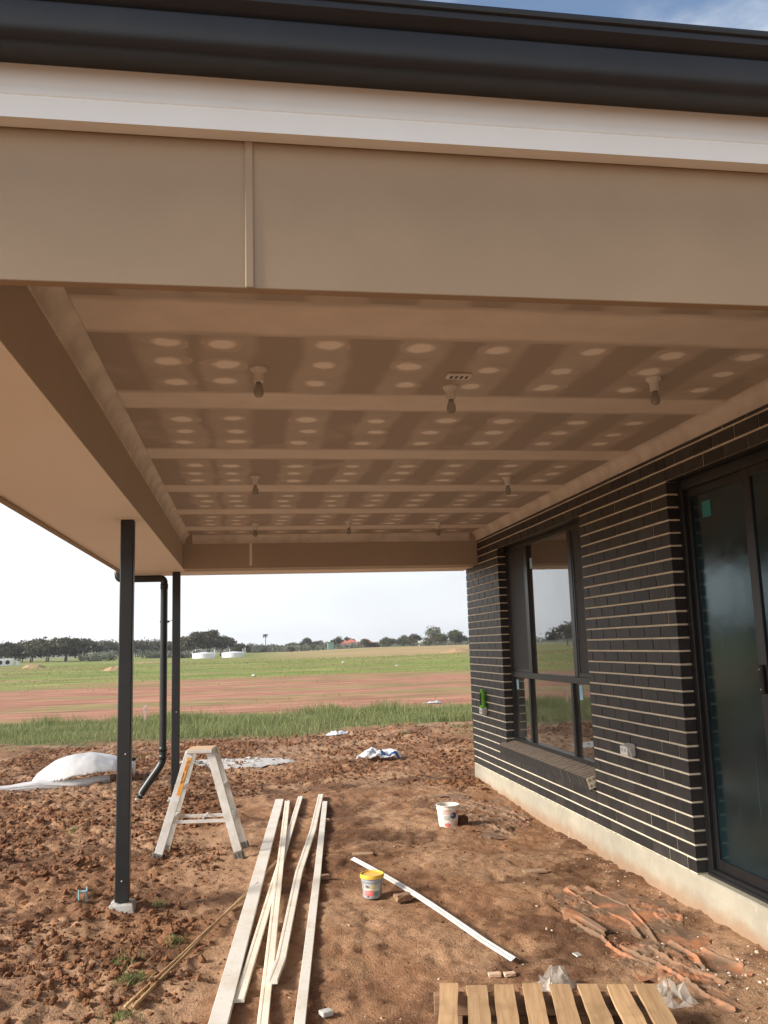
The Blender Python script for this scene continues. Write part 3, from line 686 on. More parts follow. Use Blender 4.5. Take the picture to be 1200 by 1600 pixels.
# fascia (stepped face) and gutter, front and west side
fy = -8.621
fp = [(0, 2.810), (0, 2.866), (.004, 2.869), (.004, 2.873), (.001, 2.876), (.007, 2.905), (.007, 3.08), (.045, 3.08), (.045, 2.810)]
extrude('fascia', [(fy+d, z) for d, z in fp], 'x', -4.262, 6.3, 'fascia', roof)
extrude('fascia', [(-4.262+d, z) for d, z in fp], 'y', fy+.046, .19, 'fascia', roof)
extrude('fascia', [(.19-d, z) for d, z in fp], 'x', -4.21, 6.3, 'fascia', roof)
gp = [(-.006, 2.962), (.050, 2.957), (.086, 2.950), (.100, 2.954), (.110, 2.966), (.1155, 2.982), (.1175, 3.000), (.1175, 3.038), (.1160, 3.046), (.100, 3.056), (.098, 3.062), (.126, 3.084), (.128, 3.087), (.128, 3.101), (.124, 3.104), (.124, 3.108), (.131, 3.112), (.133, 3.120), (.130, 3.129), (.121, 3.133), (.110, 3.130), (.104, 3.120)]
inner = [(.098, 3.112), (.108, 3.092), (.092, 3.07), (.09, 2.985), (.07, 2.972), (-.006, 2.972)]
gu = empty('gutter', parent=roof)
extrude('gutter_run', [(fy-d, z) for d, z in gp+inner], 'x', -4.39, 6.3, 'gutter', gu, True)
extrude('gutter_run', [(-4.262-d, z) for d, z in gp+inner], 'y', fy-.02, .32, 'gutter', gu, True)
extrude('gutter_run', [(.19+d, z) for d, z in gp+inner], 'x', -4.39, 6.3, 'gutter', gu, True)
# roof skin
bm = bmesh.new(); A = [(-4.34, -8.70, 3.10), (6.3, -8.70, 3.10), (6.3, .27, 3.10), (-4.34, .27, 3.10)]; T = [(-.0, -4.3, 4.15), (6.3, -4.3, 4.15)]
v = [bm.verts.new(p) for p in A+T]
bm.faces.new((v[0], v[1], v[5], v[4])); bm.faces.new((v[2], v[3], v[4], v[5])); bm.faces.new((v[3], v[0], v[4])); bm.faces.new((v[1], v[2], v[5])); 
from_bm('roof_sheet', bm, 'gutter', roof)

# --- posts, footings, downpipe
for (x, y, zt, lab, fl) in ((-3.590, -4.50, -.150, 'nearer dark square steel post holding up the patio soffit', 'pale concrete pad under the nearer dark post'), (-3.583, -.32, -.165, 'farther dark square steel post beside the downpipe', 'pale concrete pad under the farther dark post')):
    p = empty('roof_post', (x, y, zt)); tag(p, lab, 'post', 'posts of the patio roof')
    bm = bmesh.new(); abox(bm, -.045, .045, -.045, .045, .006, ZS-zt-.005, .006); sh = from_bm('shaft', bm, 'post', p)
    for (dx, dz) in ((-.0, .14), (.012, .95)):
        bm = bmesh.new(); bmesh.ops.create_icosphere(bm, subdivisions=1, radius=.006); from_bm('bolt', bm, 'alu', p, loc=(dx, -.046, dz))
    box('cap_plate', -.085, .085, -.07, .07, ZS-zt-.0055, ZS-zt-.0005, 'soffit', p)
    f = empty('post_footing', (x, y, zt-.2)); tag(f, fl, 'footing', 'pads under the posts')
    bm = bmesh.new(); bmesh.ops.create_cone(bm, segments=4, radius1=.175, radius2=.105, depth=.20, cap_ends=True); bmesh.ops.rotate(bm, cent=(0, 0, 0), matrix=Matrix.Rotation(R(45), 3, 'Z'), verts=bm.verts)
    bmesh.ops.translate(bm, vec=(0, 0, .10), verts=bm.verts); bmesh.ops.bevel(bm, geom=bm.edges[:], offset=.008, segments=1, affect='EDGES'); bmesh.ops.subdivide_edges(bm, edges=bm.edges[:], cuts=3, use_grid_fill=True)
    for q in bm.verts:
        q.co.x += random.uniform(-.003, .003); q.co.z += random.uniform(-.004, .001)
    from_bm('pad', bm, 'footing', f)
dp = empty('downpipe', (-3.74, -.14, 0)); tag(dp, 'dark round downpipe elbowed from the gutter to the ground beside the far post', 'pipe')
bm = bmesh.new(); tube(bm, bend([(-.535, 0, 2.46), (-.535, 0, 2.335), (0, 0, 2.335), (0, 0, .235), (-.02, 0, .18), (-.235, -.03, -.12), (-.262, -.035, -.21)], .055, 6), .042, 18); from_bm('pipe', bm, 'pipe', dp, smooth=True)
for z in (.27, .36, 2.24):
    bm = bmesh.new(); lathe(bm, [(.0425, z-.03), (.046, z-.03), (.046, z+.03), (.0425, z+.03)], 18, cap0=False, cap1=False); from_bm('socket_ring', bm, 'pipe', dp, smooth=True)
bm = bmesh.new(); lathe(bm, [(.043, 2.42), (.047, 2.42), (.047, 2.56), (.043, 2.56)], 18, (-.535, 0, 0)); from_bm('outlet_nozzle', bm, 'fascia', dp, smooth=True)
bm = bmesh.new(); abox(bm, -.048, .062, -.006, .006, 1.81, 1.835, .002); tube(bm, [(.06, 0, 1.822), (.115, -.12, 1.84)], .004, 6); from_bm('bracket', bm, 'pipe', dp)
bm = bmesh.new(); lathe(bm, [(.030, 0), (.046, .004), (.046, .03), (.030, .034)], 18); from_bm('end_collar', bm, 'white_plastic', dp, loc=(-.262, -.035, -.205))

# --- bare bulbs on the ceiling
def fitting(x, y, lab):
    o = empty('bulb_holder', (x, y, ZC-.0005)); tag(o, lab, 'light', 'bare bulbs in batten holders on the ceiling')
    bm = bmesh.new(); lathe(bm, [(.041, 0), (.041, -.007), (.036, -.015), (.027, -.022), (.0245, -.030), (.0235, -.068), (.021, -.070), (.014, -.070)], 24, cap0=True, cap1=True); from_bm('holder', bm, 'white_plastic', o, smooth=True).data.set_sharp_from_angle(angle=R(40))
    bm = bmesh.new(); lathe(bm, [(.0125, -.066), (.0135, -.080), (.018, -.092), (.0235, -.108), (.0245, -.120), (.0215, -.133), (.013, -.1415), (.003, -.144)], 24); from_bm('bulb', bm, 'bulb', o, smooth=True)
    bm = bmesh.new(); lathe(bm, [(.0118, -.0695), (.0118, -.074)], 16); from_bm('bulb_cap', bm, 'black', o)
for x, y, lab in ((-2.705, -6.74, 'bare bulb in white holder, left one of the nearest ceiling row'), (-1.715, -6.50, 'bare bulb in white holder beside the slotted ceiling plate'), (-.692, -6.71, 'bare bulb in white holder above the sliding door side, nearest row'),
                  (-2.697, -4.11, 'bare bulb in white holder, left one of the middle ceiling row'), (-.668, -4.07, 'bare bulb in white holder, right one of the middle ceiling row'),
                  (-2.674, -1.53, 'small bare bulb, left one of the farthest ceiling row'), (-1.689, -1.66, 'small bare bulb, middle one of the farthest ceiling row'), (-.674, -1.48, 'small bare bulb, right one of the farthest ceiling row')): fitting(x, y, lab)
cp = empty('ceiling_plate', (-1.72, -6.70, ZC-.0005)); tag(cp, 'small white slotted plate on the ceiling beside a bulb', 'mounting plate')
box('plate', -.062, .062, -.036, .036, -.014, 0, 'white_plastic', cp, .004)
for k in range(4): box('slot', -.046+.026*k, -.032+.026*k, -.020, .018, -.0155, -.0135, 'foot', cp)

# ------------------------------------------------------------------ step ladder
def ladder():
    o = empty('step_ladder', (-3.150, -3.07, -.215), R(-7)); tag(o, 'short aluminium double sided step ladder with orange label standing on the dirt', 'ladder')
    H, S0, S1, W0, W1 = .875, .085, .325, .10, .165
    for sx in (-1, 1):
        for sy in (-1, 1):
            a, b = Vector((sx*S1, sy*W1, .05)), Vector((sx*S0, sy*W0, H-.02))
            bm = bmesh.new(); up = Vector((0, 1, 0)); d = (b-a).normalized(); s = d.cross(up).normalized()
            beam(bm, a, b, .066, .005, up, .001)                     # web, faces the ladder's side
            for q in (-1, 1): beam(bm, a+s*q*.0315-up*sy*.0115, b+s*q*.0315-up*sy*.0115, .004, .024, up)
            rl = from_bm('rail', bm, 'alu', o)
            bm = bmesh.new(); a2 = a-d*.055
            beam(bm, a2, a+d*.02, .084, .034, up, .004)
            for k in range(3): beam(bm, a2+s*(-.028+.028*k)-up*0+Vector((0, sy*.0185, 0)), a+d*.01+s*(-.028+.028*k)+Vector((0, sy*.0185, 0)), .006, .005, up)
            from_bm('foot', bm, 'foot', rl)
            if sx == -1 and sy == -1:
                p0, p1 = a.lerp(b, .58), a.lerp(b, .95); off = Vector((0, -.0035, 0))
                bm = bmesh.new(); beam(bm, p0+off-s*.016, p1+off-s*.016, .034, .0012, up); lb = from_bm('warning_label', bm, 'label_orange', rl)
                bm = bmesh.new()
                def lp(u, w): return p0.lerp(p1, u)+off*1.35-s*.016+s*w
                loop = [lp(.36+.02, .011)]+[lp(.34+.05*(1-math.cos(t))-.03, .011*math.cos(t)) for t in (R(30), R(60), R(90), R(120), R(150))]+[lp(.40, -.011), lp(.78, -.011), lp(.80, .0), lp(.76, .008), lp(.66, .004)]
                tube(bm, loop, .0022, 6); tube(bm, [lp(.40, .011), lp(.6, .011)], .0022, 6); tube(bm, [lp(.84, .006), lp(.92, -.002), lp(.93, -.010)], .0026, 6)
                for k in range(4): tube(bm, [lp(.06+.05*k, -.010), lp(.06+.05*k, .010)], .0009, 5)
                from_bm('label_print', bm, 'label_dark', lb)
    for sx in (-1, 1):
        for t in (.36, .66):
            x = sx*(S1+(S0-S1)*t); wv = W1+(W0-W1)*t-.004; z = .05+(H-.07)*t
            bm = bmesh.new(); abox(bm, x-.036, x+.036, -wv, wv, z-.006, z, .002); abox(bm, x-.036, x-.032, -wv, wv, z-.03, z-.006); abox(bm, x+.032, x+.036, -wv, wv, z-.03, z-.006)
            for k in range(4): abox(bm, x-.027+.018*k-.003, x-.027+.018*k+.003, -wv, wv, z-.0005, z+.002)
            from_bm('step', bm, 'alu', o)
    for sy in (-1, 1):
        t = .335; x = S1+(S0-S1)*t; y = sy*(W1+(W0-W1)*t-.02); z = .05+(H-.07)*t-.015
        bm = bmesh.new(); beam(bm, (-x, y, z), (x, y, z), .007, .026); 
        for q in (-.02, .02): tube(bm, [(q, y-.006, z), (q, y+.006, z)], .005, 8)
        from_bm('spreader_bar', bm, 'alu', o)
    bm = bmesh.new(); beam(bm, (.03, -.122, .325), (.03, .122, .325), .012, .008); from_bm('spreader_link', bm, 'alu', o)
    bm = bmesh.new(); abox(bm, -.108, .108, -.128, .128, H-.032, H, .005); tp = from_bm('top_cap', bm, 'alu', o)
    box('dusty_tread', -.103, .103, -.124, .124, H+.0003, H+.0035, 'alu_cap', tp, .001)
    return o
ladder()

# ------------------------------------------------------------------ boards, sticks, strip
def board(name, pts, wd, th, mat, lab, cat, group=None, groove=False):
    """plank through pts (x,y,z of its underside), sections kept level"""
    P = [Vector(p) for p in pts]; base = P[0].copy(); o = empty('x', base); bpy.data.objects.remove(o)
    # densify
    Q = []
    for a, b in zip(P, P[1:]):
        for k in range(8): Q.append(a.lerp(b, k/8))
    Q.append(P[-1]); d0 = (P[-1]-P[0]).normalized(); ang = math.atan2(-d0.x, d0.y)
    inv = Matrix.Rotation(-ang, 4, 'Z'); bm = bmesh.new(); rr = []
    prof = [(-wd/2, 0), (wd/2, 0), (wd/2, th-.002), (wd/2-.002, th)]
    if groove: prof += [(wd*.22, th), (wd*.20, th-.003), (wd*.12, th-.003), (wd*.10, th)]
    prof += [(-wd/2+.002, th), (-wd/2, th-.002)]
    for i, q in enumerate(Q):
        dd = (Q[min(i+1, len(Q)-1)]-Q[max(i-1, 0)]); dd.z = 0; dd.normalize(); s = Vector((dd.y, -dd.x, 0))
        rr.append([bm.verts.new(inv @ (q-base+s*a+Vector((0, 0, b)))) for a, b in prof])
    for a, b in zip(rr, rr[1:]):
        for k in range(len(prof)): bm.faces.new((a[k], a[(k+1) % len(prof)], b[(k+1) % len(prof)], b[k]))
    bm.faces.new(rr[0][::-1]); bm.faces.new(rr[-1])
    o = from_bm(name, bm, mat, None, base, (0, 0, ang)); tag(o, lab, cat, group); return o
GB = 'white boards laid on the dirt'
def gl(x, y): return max(zb(x, y), zg(x, y))+.006
def onground(pts, lift): return [(x, y, gl(x, y)+l) for (x, y), l in zip(pts, lift)]
board('white_board', onground([(-2.425, -.79), (-2.66, -3.6), (-2.90, -6.44), (-2.965, -7.2)], (.004, .006, .006, .006)), .088, .024, 'board', 'widest cream white board, leftmost on the dirt', 'board', GB)
board('white_batten', onground([(-2.19, -.70), (-2.50, -3.45), (-2.815, -6.22)], (.004,)*3), .050, .018, 'board', 'narrow white batten tucked beside the widest board, under the crossing one', 'batten', GB, True)
board('white_batten', onground([(-2.350, -1.015), (-2.49, -3.2), (-2.60, -4.9), (-2.705, -6.48), (-2.74, -7.1)], (.026, .026, .024, .008, .006)), .051, .018, 'board', 'narrow white batten crossing over its neighbour next to the widest board', 'batten', GB, True)
board('white_batten', onground([(-1.965, -.742), (-2.185, -2.5), (-2.40, -4.0), (-2.60, -5.8), (-2.655, -6.136)], (.016, .012, .014, .03, .032)), .053, .018, 'board', 'slightly bowed white batten with its near end resting on another batten', 'batten', GB, True)
board('white_batten', onground([(-1.955, -1.145), (-2.25, -3.9), (-2.54, -6.52), (-2.60, -7.1)], (.010, .006, .006, .006)), .051, .018, 'board', 'straight white batten, rightmost of the long boards', 'batten', GB)
def sticks():
    for k, (a, b, r, lab) in enumerate((((-2.545, -3.55), (-3.305, -6.20), .0085, 'long thin bamboo stick running under the widest board'), ((-2.70, -4.20), (-3.345, -6.19), .0075, 'shorter thin bamboo stick, left one of the pair'))):
        A = Vector((*a, gl(*a)+r*1.2)); B = Vector((*b, gl(*b)+r*1.6)); bm = bmesh.new(); pts = [Vector((0, 0, 0)).lerp(B-A, t/10)+Vector((0, 0, random.uniform(-.002, .004))) for t in range(11)]
        tube(bm, pts, [r*random.uniform(.85, 1.12) for _ in pts], 8); tag(from_bm('bamboo_stick', bm, 'stick', loc=A, smooth=True), lab, 'stick', 'bamboo sticks')
sticks()
a, b = Vector((-1.95, -3.67, gl(-1.95, -3.67)+.012)), Vector((-1.376, -6.02, gl(-1.376, -6.02)+.006)); d = b-a; ang = math.atan2(-d.x, d.y); L = d.length
bm = bmesh.new(); n = 30; rr = []
for i in range(n+1):
    t = i/n; y = L*t; z = (b.z-a.z)*t+.010+.022*math.sin(math.pi*min(1, t*1.15))
    rr.append([bm.verts.new(p) for p in ((-.030, y, z-.010), (0, y, z+.006), (.030, y, z-.010))])
for p, q in zip(rr, rr[1:]):
    for k in range(2): bm.faces.new((p[k], p[k+1], q[k+1], q[k]))
o = from_bm('perforated_strip', bm, 'galv', None, a, (0, 0, ang)); o.modifiers.new('thick', 'SOLIDIFY').thickness = .0012; tag(o, 'long white perforated metal angle strip behind the yellow lidded bucket', 'metal strip')

# ------------------------------------------------------------------ buckets
def cpatch(name, a0, a1, z0, z1, rz, mat, parent, off=.0012, shape=None, n=10, m=6):
    """piece of label that follows the bucket's cone; angles measured from the camera-facing side"""
    bm = bmesh.new(); G = []
    for j in range(m+1):
        row = []
        for i in range(n+1):
            u, v = i/n, j/m
            if shape == 'disc': uu, vv = 2*u-1, 2*v-1; k = math.sqrt(max(0, 1-vv*vv/1.0)); u = .5+.5*uu*k
            a = R(-90)+R(a0+(a1-a0)*u); z = z0+(z1-z0)*v; r = rz(z)+off; row.append(bm.verts.new((r*math.cos(a), r*math.sin(a), z)))
        G.append(row)
    for j in range(m):
        for i in range(n): bm.faces.new((G[j][i], G[j][i+1], G[j+1][i+1], G[j+1][i]))
    bmesh.ops.remove_doubles(bm, verts=bm.verts, dist=.0001)
    return from_bm(name, bm, mat, parent, smooth=True)
b1 = empty('lidded_bucket', (-1.94, -4.62, zb(-1.94, -4.62)-.002), R(-6)); tag(b1, 'small grey tub with yellow lid and red printed label on the dirt', 'bucket')
r1 = lambda z: .061+(.0745-.061)*z/.135
bm = bmesh.new(); lathe(bm, [(.056, 0), (.0605, .004)]+[(r1(z), z) for z in (.02, .05, .08, .105)]+[(r1(.11)+.0025, .108), (r1(.11)+.003, .116), (r1(.12), .118), (r1(.135), .135)], 40); from_bm('tub', bm, 'bucket_grey', b1, smooth=True).data.set_sharp_from_angle(angle=R(35))
bm = bmesh.new(); lathe(bm, [(.0755, .128), (.0805, .129), (.0815, .148), (.0795, .153), (.0745, .153), (.0725, .147), (.068, .1455), (.02, .1465)], 40, cap0=False); from_bm('lid', bm, 'yellow', b1, smooth=True).data.set_sharp_from_angle(angle=R(40))
lb = cpatch('label', -52, 44, .018, .098, r1, 'label_grey', b1, .0008)
cpatch('label_band', -50, 38, .057, .068, r1, 'label_cream', lb); cpatch('label_panel', -50, 6, .021, .056, r1, 'label_red', lb); cpatch('label_panel', 8, 38, .021, .050, r1, 'label_green', lb)
for k, (p, q) in enumerate(((-40, -37), (-31, -28), (-22, -19))): cpatch('letter', p, q, .071, .093-.004*k, r1, 'label_dark', lb, .0016)
cpatch('letter', -40, -30, .080, .086, r1, 'label_dark', lb, .0018); cpatch('letter', -31, -21, .078, .084, r1, 'label_dark', lb, .002)
for p, q, z0, z1 in ((-16, -13, .071, .092), (-13, -8, .071, .076), (-6, -3, .071, .093), (-1, 2, .071, .089), (4, 7, .071, .087), (-1, 14, .086, .090), (11, 14, .071, .087)): cpatch('letter', p, q, z0, z1, r1, 'label_yellow', lb, .0016)
for z in (.046, .039): cpatch('label_line', -46, -6, z, z+.002, r1, 'label_pink', lb, .0016)
cpatch('label_spot', -34, -24, .012, .024, r1, 'label_dark', lb, .002, 'disc')
b2 = empty('open_bucket', (-.925, -2.52, zb(-.925, -2.52)-.004), R(4)); tag(b2, 'dirty white open bucket with blue and red print by the orange sheeting', 'bucket')
r2 = lambda z: .086+(.104-.086)*z/.195
bm = bmesh.new(); lathe(bm, [(.080, 0), (.0855, .005)]+[(r2(z), z) for z in (.03, .08, .13, .155)]+[(r2(.16)+.005, .157), (r2(.16)+.0055, .170), (r2(.18), .172), (r2(.19), .190), (r2(.195)+.006, .191), (r2(.195)+.006, .198), (r2(.195)-.003, .198), (r2(.1)-.003, .10), (.083, .012)], 44); from_bm('tub', bm, 'bucket_white', b2, smooth=True).data.set_sharp_from_angle(angle=R(35))
cpatch('printed_disc', -4, 36, .080, .140, r2, 'label_blue', b2, .0012, 'disc'); cpatch('printed_spot', 0, 12, .105, .125, r2, 'label_grey', b2, .002, 'disc')
cpatch('label', -48, -8, .118, .150, r2, 'label_pink', b2, .001); cpatch('label', -44, -6, .072, .108, r2, 'label_grey', b2, .001); cpatch('label', 30, 60, .118, .152, r2, 'label_red', b2, .0008); cpatch('label', 24, 62, .015, .06, r2, 'label_pink', b2, .0008)
cpatch('printed_disc', -38, -4, .008, .046, r2, 'label_red', b2, .0014, 'disc')

# ------------------------------------------------------------------ pallet
pl = empty('timber_pallet', (-1.44, -6.66, zb(-1.5, -6.8)+.002), R(-13.3)); tag(pl, 'pale pine pallet lying flat at the bottom edge of the picture', 'pallet')
for k, x in enumerate((-.43, -.305, -.180, -.055, .072, .198, .325, .452)):
    wd = random.uniform(.082, .093); bm = bmesh.new(); n = 10; G = []
    for i in range(n+1):
        y = .010*random.uniform(-1, 1)-1.10*i/n; e0, e1 = random.uniform(-.003, .003), random.uniform(-.003, .003); cz = .112+random.uniform(-.001, .001)
        G.append([bm.verts.new(p) for p in ((-wd/2+e0, y, cz), (wd/2+e1, y, cz), (wd/2+e1, y, cz+.017), (-wd/2+e0, y, cz+.017))])
    for p, q in zip(G, G[1:]):
        for j in range(4): bm.faces.new((p[j], p[(j+1) % 4], q[(j+1) % 4], q[j]))
    bm.faces.new(G[0][::-1]); bm.faces.new(G[-1])
    from_bm('slat', bm, 'pallet', pl, (x, random.uniform(-.012, .012), random.uniform(-.002, .003)), (0, 0, random.uniform(-.015, .015)))
for y in (-.055, -.545, -1.04): box('bearer', -.50, .50, y-.02, y+.02, .024, .1115, 'bearer', pl, .003)
for x in (-.42, -.1, .2, .44): box('bottom_slat', x-.045, x+.045, -1.08, -.01, .004, .0235, 'bearer', pl)

# ------------------------------------------------------------------ plastic sheets
def sheet(name, cx, cy, wx, wy, hfun, mat, lab, cat, outline=None, res=60, rz=0, thick=.0008, group=None, flat=False):
    """crumpled sheet lying over the ground; hfun(u,v) metres above ground, outline(u,v)>0 keeps"""
    u, v = np.meshgrid(np.linspace(-1, 1, res), np.linspace(-1, 1, res)); c, s = math.cos(rz), math.sin(rz)
    X = cx+wx*(u*c)-wy*(v*s); Y = cy+wx*(u*s)+wy*(v*c); Z = (zbase(X, Y)+.02 if flat else np.maximum(zbase(X, Y), zground(X, Y)))+hfun(u, v, X, Y)
    keep = outline(u, v, X, Y) > 0 if outline else np.ones_like(u, bool)
    idx = np.arange(res*res).reshape(res, res); kk = keep[:-1, :-1] & keep[1:, :-1] & keep[:-1, 1:] & keep[1:, 1:]
    Fq = np.stack([idx[:-1, :-1][kk], idx[:-1, 1:][kk], idx[1:, 1:][kk], idx[1:, :-1][kk]], 1)
    used = np.unique(Fq); mp_ = -np.ones(res*res, int); mp_[used] = np.arange(len(used)); V = np.stack([X.ravel(), Y.ravel(), Z.ravel()], 1)[used]
    org = np.array([cx, cy, zb(cx, cy)]); o = np_mesh(name, V-org, mp_[Fq], mat, smooth=True); o.location = org
    o.modifiers.new('thick', 'SOLIDIFY').thickness = thick
    return tag(o, lab, cat, group)
blob = lambda s, k=.25: (lambda u, v, X, Y: .95-np.sqrt(u*u+v*v)+k*2*fbm(X*3.1+s, Y*3.1, 4, s))
ridged = lambda X, Y, f, s: np.clip(1-np.abs(fbm(X*f, Y*f, 3, s))*5.5, 0, 1)
# billowing white sheet by the west edge, with a long rolled tail
def h_sheet(u, v, X, Y):
    r = np.sqrt((u*.95-.10)**2+(v*.9)**2); dome = .36*np.clip(1-r**2.0, 0, 1)**.75*(1+.25*fbm(X*2, Y*2, 3, 4))
    return .012+dome*(.92+.12*ridged(X, Y, 1.1, 5))+.012*ridged(X, Y, 3, 9)*sm(0, .2, dome)
sheet('plastic_sheet', -4.87, 1.25, .66, .42, h_sheet, 'white_sheet', 'billowed white plastic sheet heaped left of the nearer post', 'plastic sheet', lambda u, v, X, Y: 1.0-np.sqrt(u*u+(v*.98)**2)+.15*fbm(X*4, Y*4, 3, 6), 70, flat=True)
bm = bmesh.new(); tube(bm, [Vector((-4.50+.0, 1.00, zg(-4.5, 1.0)+.055)), (-4.9, .90, zg(-4.9, .9)+.06), (-5.3, .93, zg(-5.3, .93)+.05), (-5.7, .97, zg(-5.7, .97)+.035), (-6.3, 1.0, zg(-6.3, 1)+.03)], [.05, .07, .062, .045, .03], 14)
bmesh.ops.subdivide_edges(bm, edges=bm.edges[:], cuts=2, use_grid_fill=True)
for q in bm.verts: q.co += Vector((random.uniform(-.006, .006),)*3)
tag(from_bm('plastic_roll', bm, 'white_sheet', smooth=True), 'loosely rolled white plastic tail lying in front of the billowed sheet', 'plastic sheet')
def h_bag(u, v, X, Y): r = np.sqrt(u*u+v*v); return .01+.13*np.clip(1-r*r, 0, 1)**.6*(.45+.9*ridged(X, Y, 2.6, 12))+.03*ridged(X, Y, 7, 13)
bg_ = sheet('plastic_bag', -.87, 2.30, .37, .22, h_bag, 'white_bag', 'crumpled white plastic bag with blue print on the dirt behind the boards', 'bag', blob(3, .2), 60)
def bagprint(cx, cy, wx, wy, s):
    u, v = np.meshgrid(np.linspace(-1, 1, 14), np.linspace(-1, 1, 10)); X = cx+wx*u; Y = cy+wy*v
    U, V_ = (X+.87)/.37, (Y-2.30)/.22; Z = np.maximum(zbase(X, Y), zground(X, Y))+h_bag(U, V_, X, Y)+.006
    idx = np.arange(140).reshape(10, 14); Fq = np.stack([idx[:-1, :-1].ravel(), idx[:-1, 1:].ravel(), idx[1:, 1:].ravel(), idx[1:, :-1].ravel()], 1)
    o = np_mesh('bag_print', np.stack([X.ravel()+.87, Y.ravel()-2.30, Z.ravel()-bg_.location.z], 1), Fq, 'label_blue', smooth=True, parent=bg_)
bagprint(-.80, 2.22, .035, .05, 1); bagprint(-.66, 2.17, .10, .018, 2)
sheet('plastic_scrap', -1.12, 5.85, .22, .14, lambda u, v, X, Y: .01+.07*ridged(X, Y, 4, 15)*np.clip(1-u*u-v*v, 0, 1), 'white_bag', 'small white plastic scrap at the edge of the long grass', 'plastic scrap', blob(5), 30)
sheet('plastic_scrap', 2.35, 13.6, .30, .2, lambda u, v, X, Y: .02+.10*ridged(X, Y, 3, 16)*np.clip(1-u*u-v*v, 0, 1), 'white_bag', 'white plastic scrap on the red earth beyond the grass, right', 'plastic scrap', blob(8), 26)
def crumple(x, y, r, h, seed, lab):
    """thin film gathered into pointed folds"""
    rn = random.Random(seed); bm = bmesh.new(); n = 22; C0 = []; z0 = gl(x, y)
    for ring, (rr, hh) in enumerate(((1.0, 0.0), (.72, .35), (.45, .75), (.15, .9))):
        C0.append([bm.verts.new(((rr+rn.uniform(-.18, .18))*r*math.cos(2*math.pi*i/n), (rr+rn.uniform(-.18, .18))*r*.6*math.sin(2*math.pi*i/n), max(.0, h*hh*rn.uniform(.15, 1.35)))) for i in range(n)])
    for p, q in zip(C0, C0[1:]):
        for i in range(n):
            if rn.random() < .86: bm.faces.new((p[i], p[(i+1) % n], q[(i+1) % n], q[i]))
    bmesh.ops.triangulate(bm, faces=bm.faces); o = from_bm('clear_plastic', bm, 'clear_sheet', None, (x, y, z0-.004), (0, 0, rn.uniform(0, 3))); tag(o, lab, 'plastic scrap')
    o.modifiers.new('thick', 'SOLIDIFY').thickness = .0004
crumple(-1.29, -6.37, .13, .085, 4, 'crumpled clear plastic poking up behind the pallet slats')
crumple(-.83, -6.64, .12, .09, 9, 'crumpled clear plastic beside the right end of the pallet')
# orange membrane, half buried, with standing folds
def seg(X, Y, P):
    d = np.full(X.shape, 9.0)
    for (ax, ay), (bx, by) in zip(P, P[1:]):
        t = np.clip(((X-ax)*(bx-ax)+(Y-ay)*(by-ay))/((bx-ax)**2+(by-ay)**2), 0, 1); d = np.minimum(d, np.hypot(X-ax-t*(bx-ax), Y-ay-t*(by-ay)))
    return d
FOLD1 = [[(-.92, -3.05), (-.72, -2.85), (-.55, -3.0)], [(-.62, -2.35), (-.52, -2.8), (-.46, -3.05)], [(-.85, -2.75), (-.6, -2.9), (-.36, -2.75)], [(-.85, -1.0), (-.4, -1.35), (-.15, -2.0), (-.12, -2.8)], [(-.6, -1.4), (-.3, -2.0), (-.2, -2.5)]]
FOLD2 = [[(-.62, -4.75), (-.60, -5.1), (-.50, -5.5), (-.55, -5.75)], [(-.47, -4.75), (-.38, -5.2), (-.44, -5.6), (-.50, -5.85)], [(-.86, -5.45), (-.78, -5.7), (-.80, -5.95), (-.72, -6.2)], [(-.62, -5.9), (-.58, -6.2), (-.40, -6.55), (-.25, -6.75)], [(-.74, -5.9), (-.66, -6.25), (-.62, -6.6), (-.55, -6.85)], [(-.42, -5.85), (-.40, -6.1), (-.46, -6.3)], [(-.95, -4.95), (-.82, -5.15), (-.78, -5.35)], [(-.3, -6.0), (-.22, -6.35), (-.30, -6.6)]]
def h_mem(folds, sg, amp, deep):
    def h(u, v, X, Y):
        z = -deep+.034*fbm(X*3, Y*3, 4, 91)+.010*ridged(X, Y, 2.6, 92)+.006*ridged(X, Y, 6, 94)
        for k, P in enumerate(folds): z = np.maximum(z, -deep+(deep+amp*(.7+.6*vn(X*6, Y*6, 93+k)))*np.exp(-(seg(X, Y, P)+.004*fbm(X*14, Y*14, 2, 95))/sg))
        return z
    return h
GO = 'orange plastic membrane in the dirt'
sheet('orange_membrane', -.48, -2.05, .42, 1.10, h_mem(FOLD1, .020, .020, .004), 'membrane', 'dusty orange plastic membrane half buried behind the open white bucket', 'membrane', blob(21, .5), 230, group=GO)
sheet('orange_membrane', -.50, -5.72, .42, 1.08, h_mem(FOLD2, .013, .019, .008), 'membrane_clean', 'folded orange plastic membrane half buried beside the pallet and slab', 'membrane', blob(27, .5), 260, group=GO)
bm = bmesh.new(); pts = [(-.88, -5.42), (-.80, -5.46), (-.76, -5.60), (-.75, -5.75)]
G = []
for i, (x, y) in enumerate(pts): z = zg(x, y); G.append([bm.verts.new(p) for p in ((x, y, z-.01), (x-.015, y+.01, z+.055-.012*i), (x+.02, y+.035, z+.07-.014*i))])
for p, q in zip(G, G[1:]):
    for k in range(2): bm.faces.new((p[k], p[k+1], q[k+1], q[k]))
bmesh.ops.subdivide_edges(bm, edges=bm.edges[:], cuts=3, use_grid_fill=True)
o = from_bm('orange_scrap', bm, 'membrane_clean', smooth=True); o.modifiers.new('thick', 'SOLIDIFY').thickness = .0012; tag(o, 'bright orange plastic flap standing up left of the membrane folds', 'plastic scrap')

